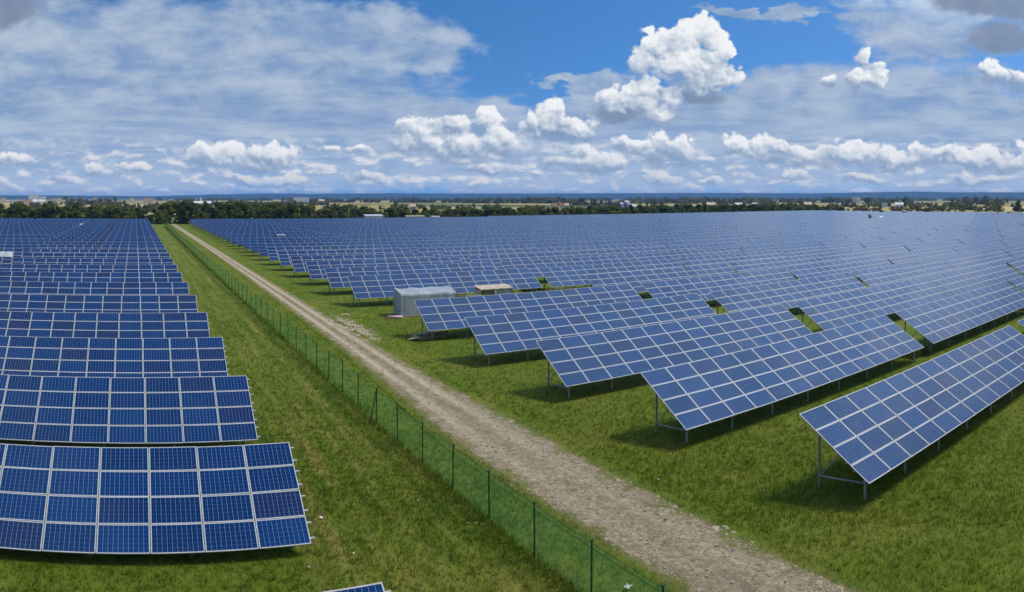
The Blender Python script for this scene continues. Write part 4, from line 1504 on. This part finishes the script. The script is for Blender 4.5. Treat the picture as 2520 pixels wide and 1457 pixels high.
def dome(x, y0_, wpx, rho_, label):
    r_ = wpx / FPX * rho_ / 2
    top = elev(y0_, rho_)
    root = empty('domed_tank', (*at(x, rho_), 0))
    tag(root, label, 'tank')
    bmx = bmesh.new()
    bmesh.ops.create_cone(bmx, cap_ends=True, segments=20, radius1=r_ * 0.96, radius2=r_ * 0.96, depth=max(0.5, top - r_))
    bmesh.ops.translate(bmx, vec=(0, 0, max(0.5, top - r_) / 2), verts=bmx.verts)
    bm_obj('tank_wall', bmx, M['bluepaint'], root)
    bmx = bmesh.new()
    bmesh.ops.create_uvsphere(bmx, u_segments=20, v_segments=12, radius=r_)
    bmesh.ops.delete(bmx, geom=[q for q in bmx.verts if q.co.z < -0.01], context='VERTS')
    bmesh.ops.translate(bmx, vec=(0, 0, max(0.5, top - r_) + 0.01), verts=bmx.verts)
    bm_obj('dome', bmx, M['white'], root)


dome(1529, 497.5, 10, 700, 'smaller white domed tank, left of the tall one')
dome(1541, 493.0, 12, 720, 'taller white domed tank on a blue wall behind the right rows')

ma = empty('lattice_mast', (*at(1241, 1500), 0))
tag(ma, 'slender dark lattice mast against the blue hills', 'mast')
lm = MB()
for sx, sy in ((-1, -1), (1, -1), (1, 1), (-1, 1)):
    lm.bar((sx * 2.0, sy * 2.0, 0), (sx * 0.25, sy * 0.25, 19.0), 0.3, 0.3)
for q in range(8):
    z0, z1 = 19.0 * q / 8, 19.0 * (q + 1) / 8
    wa_, wb_ = 2.0 - 1.75 * q / 8, 2.0 - 1.75 * (q + 1) / 8
    lm.bar((-wa_, -wa_, z0), (wb_, -wb_, z1), 0.2, 0.2)
    lm.bar((wa_, wa_, z0), (-wb_, wb_, z1), 0.2, 0.2)
lm.build('lattice', M['steel'], ma)
MB().bar((0, 0, 18.8), (0, 0, 22.5), 0.25, 0.25).build('spike', M['steel'], ma)

# ------------------------------------------------------------------ grass blades and gravel
def near_mask(x, y):
    """True where tufts may stand"""
    a_ = np.interp(y, [q[0] for q in TL], [q[1] for q in TL])
    b_ = np.interp(y, [q[0] for q in TR_], [q[1] for q in TR_])
    return (x < a_ - 0.1) | (x > b_ + 0.1)


def tufts(n, rmin, rmax, hmin, hmax, wid, blades, fade=None):
    az_ = nrs.uniform(AZ_MIN - 0.05, AZ_MAX + 0.05, n)
    rr = np.sqrt(nrs.uniform(rmin ** 2, rmax ** 2, n))
    x, y = rr * np.sin(az_), rr * np.cos(az_)
    ok = near_mask(x, y)
    if fade:
        ok &= nrs.uniform(0, 1, n) > np.clip((rr - fade) / (rmax - fade), 0, 1)
    ok &= ~((x < UL - 0.6) & (y > VL0 + 1.0))
    ok &= ~((x > UR + 6) & (y > VR0 + 2 + ROWP))
    x, y = x[ok], y[ok]
    n = len(x)
    X = np.repeat(x, blades) + nrs.normal(0, 0.05, n * blades)
    Y = np.repeat(y, blades) + nrs.normal(0, 0.05, n * blades)
    Hh = nrs.uniform(hmin, hmax, n * blades) * np.repeat(nrs.uniform(0.6, 1.3, n), blades)
    an = nrs.uniform(0, 6.283, n * blades)
    ln = nrs.uniform(0.1, 0.7, n * blades) * Hh
    la = nrs.uniform(0, 6.283, n * blades)
    wx, wy = np.cos(an) * wid, np.sin(an) * wid
    Z = np.interp(X, [a for a, b in GX], [b for a, b in GX])
    Hh = Hh + Z
    A = np.stack([X - wx, Y - wy, Z - 0.01], 1)
    B = np.stack([X + wx, Y + wy, Z - 0.01], 1)
    T = np.stack([X + ln * np.cos(la), Y + ln * np.sin(la), Hh], 1)
    return np.stack([A, B, T], 1).reshape(-1, 3)


vv_ = np.concatenate([tufts(72000, 12, 44, 0.07, 0.19, 0.013, 4, 26.0), tufts(60000, 26, 80, 0.08, 0.20, 0.022, 3, 46.0), tufts(26000, 60, 130, 0.08, 0.20, 0.040, 2, 85.0)])
n_w = 5200
wy_ = 15 + 285 * nrs.rand(n_w) ** 2.6
wx_ = 12.25 + nrs.normal(0, 0.22, n_w)
wh = nrs.uniform(0.12, 0.36, n_w)
wa_ = nrs.uniform(0, 6.283, n_w)
ww = 0.02 + wy_ * 0.00025
wl_ = nrs.uniform(0.05, 0.3, n_w)
vv_ = np.concatenate([vv_, np.stack([np.stack([wx_ - np.cos(wa_) * ww, wy_ - np.sin(wa_) * ww, 0 * wx_], 1), np.stack([wx_ + np.cos(wa_) * ww, wy_ + np.sin(wa_) * ww, 0 * wx_], 1),
                                     np.stack([wx_ + wl_ * np.sin(wa_ * 3), wy_ + wl_ * np.cos(wa_ * 3), wh], 1)], 1).reshape(-1, 3)])
shade_weeds_v = []
for k in range(0, 9):                                      # rank growth between neighbouring tables, leaves dark to stand for the shade there
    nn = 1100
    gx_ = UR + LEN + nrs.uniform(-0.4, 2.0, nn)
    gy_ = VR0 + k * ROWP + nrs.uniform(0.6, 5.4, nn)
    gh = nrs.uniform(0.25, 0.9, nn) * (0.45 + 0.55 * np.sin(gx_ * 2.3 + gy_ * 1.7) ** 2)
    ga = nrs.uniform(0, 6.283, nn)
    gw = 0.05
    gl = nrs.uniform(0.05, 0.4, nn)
    shade_weeds_v.append(np.stack([np.stack([gx_ - np.cos(ga) * gw, gy_ - np.sin(ga) * gw, 0 * gx_], 1), np.stack([gx_ + np.cos(ga) * gw, gy_ + np.sin(ga) * gw, 0 * gx_], 1),
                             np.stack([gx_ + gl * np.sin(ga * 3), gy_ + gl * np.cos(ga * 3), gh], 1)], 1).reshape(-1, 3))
shade_weeds_v = np.concatenate(shade_weeds_v)
me = mesh_np('weeds', shade_weeds_v, np.arange(len(shade_weeds_v)).reshape(-1, 3), M['leaf_dark'])
tag(link(bpy.data.objects.new('weeds', me)), 'rank weeds darkened as shade in the openings between solar tables', 'weeds', kind='stuff')
ff_ = np.arange(len(vv_)).reshape(-1, 3)
me = mesh_np('grass', vv_, ff_, M['blades'])
tag(link(bpy.data.objects.new('grass', me)), 'short rough grass covering the ground between panels, fence and track', 'grass', kind='stuff')

V_, F_ = [], []
ico = bmesh.new()
bmesh.ops.create_icosphere(ico, subdivisions=1, radius=1.0)
ico.verts.ensure_lookup_table()
iv = np.array([q.co[:] for q in ico.verts])
iff = np.array([[q.index for q in f.verts] for f in ico.faces])
ico.free()
allv, allf, base = [], [], 0
for k in range(5200):
    v = 10 + 50 * nrs.rand() ** 1.5
    a_, b_ = interp(TL, v), interp(TR_, v)
    s = nrs.rand()
    if nrs.rand() < 0.35:
        s = abs(nrs.normal(0, 0.09)) if nrs.rand() < 0.4 else 1 - abs(nrs.normal(0, 0.09)) + 0.03
    u = a_ + (b_ - a_) * s
    r_ = 0.016 + 0.045 * nrs.rand() ** 4.5
    q = iv * (1 + 0.35 * (nrs.rand(len(iv), 1) - 0.5)) * np.array([r_ * nrs.uniform(.8, 1.5), r_, r_ * 0.7])
    allv.append(q + np.array([u, v, 0.045 + r_ * 0.1]))
    allf.append(iff + base)
    base += len(iv)
me = mesh_np('gravel', np.concatenate(allv), np.concatenate(allf), M['rock'])
tag(link(bpy.data.objects.new('gravel', me)), 'loose pale gravel scattered over the track', 'gravel', kind='stuff')

# ------------------------------------------------------------------ haze
hz = MB().box((-5600, -2600, -1.5), (12600, 12600, 112.0))
hm, tt, out = mat('haze_air')
pv = tt.n('ShaderNodeVolumePrincipled')
pv.inputs['Color'].default_value = (0.22, 0.48, 1.0, 1)
pv.inputs['Density'].default_value = 0.00009
pv.inputs['Anisotropy'].default_value = 0.0
tt.put(out.inputs['Volume'], pv.outputs[0])
tag(hz.build('haze', hm), 'thin blue haze over the plain', 'haze', kind='stuff')
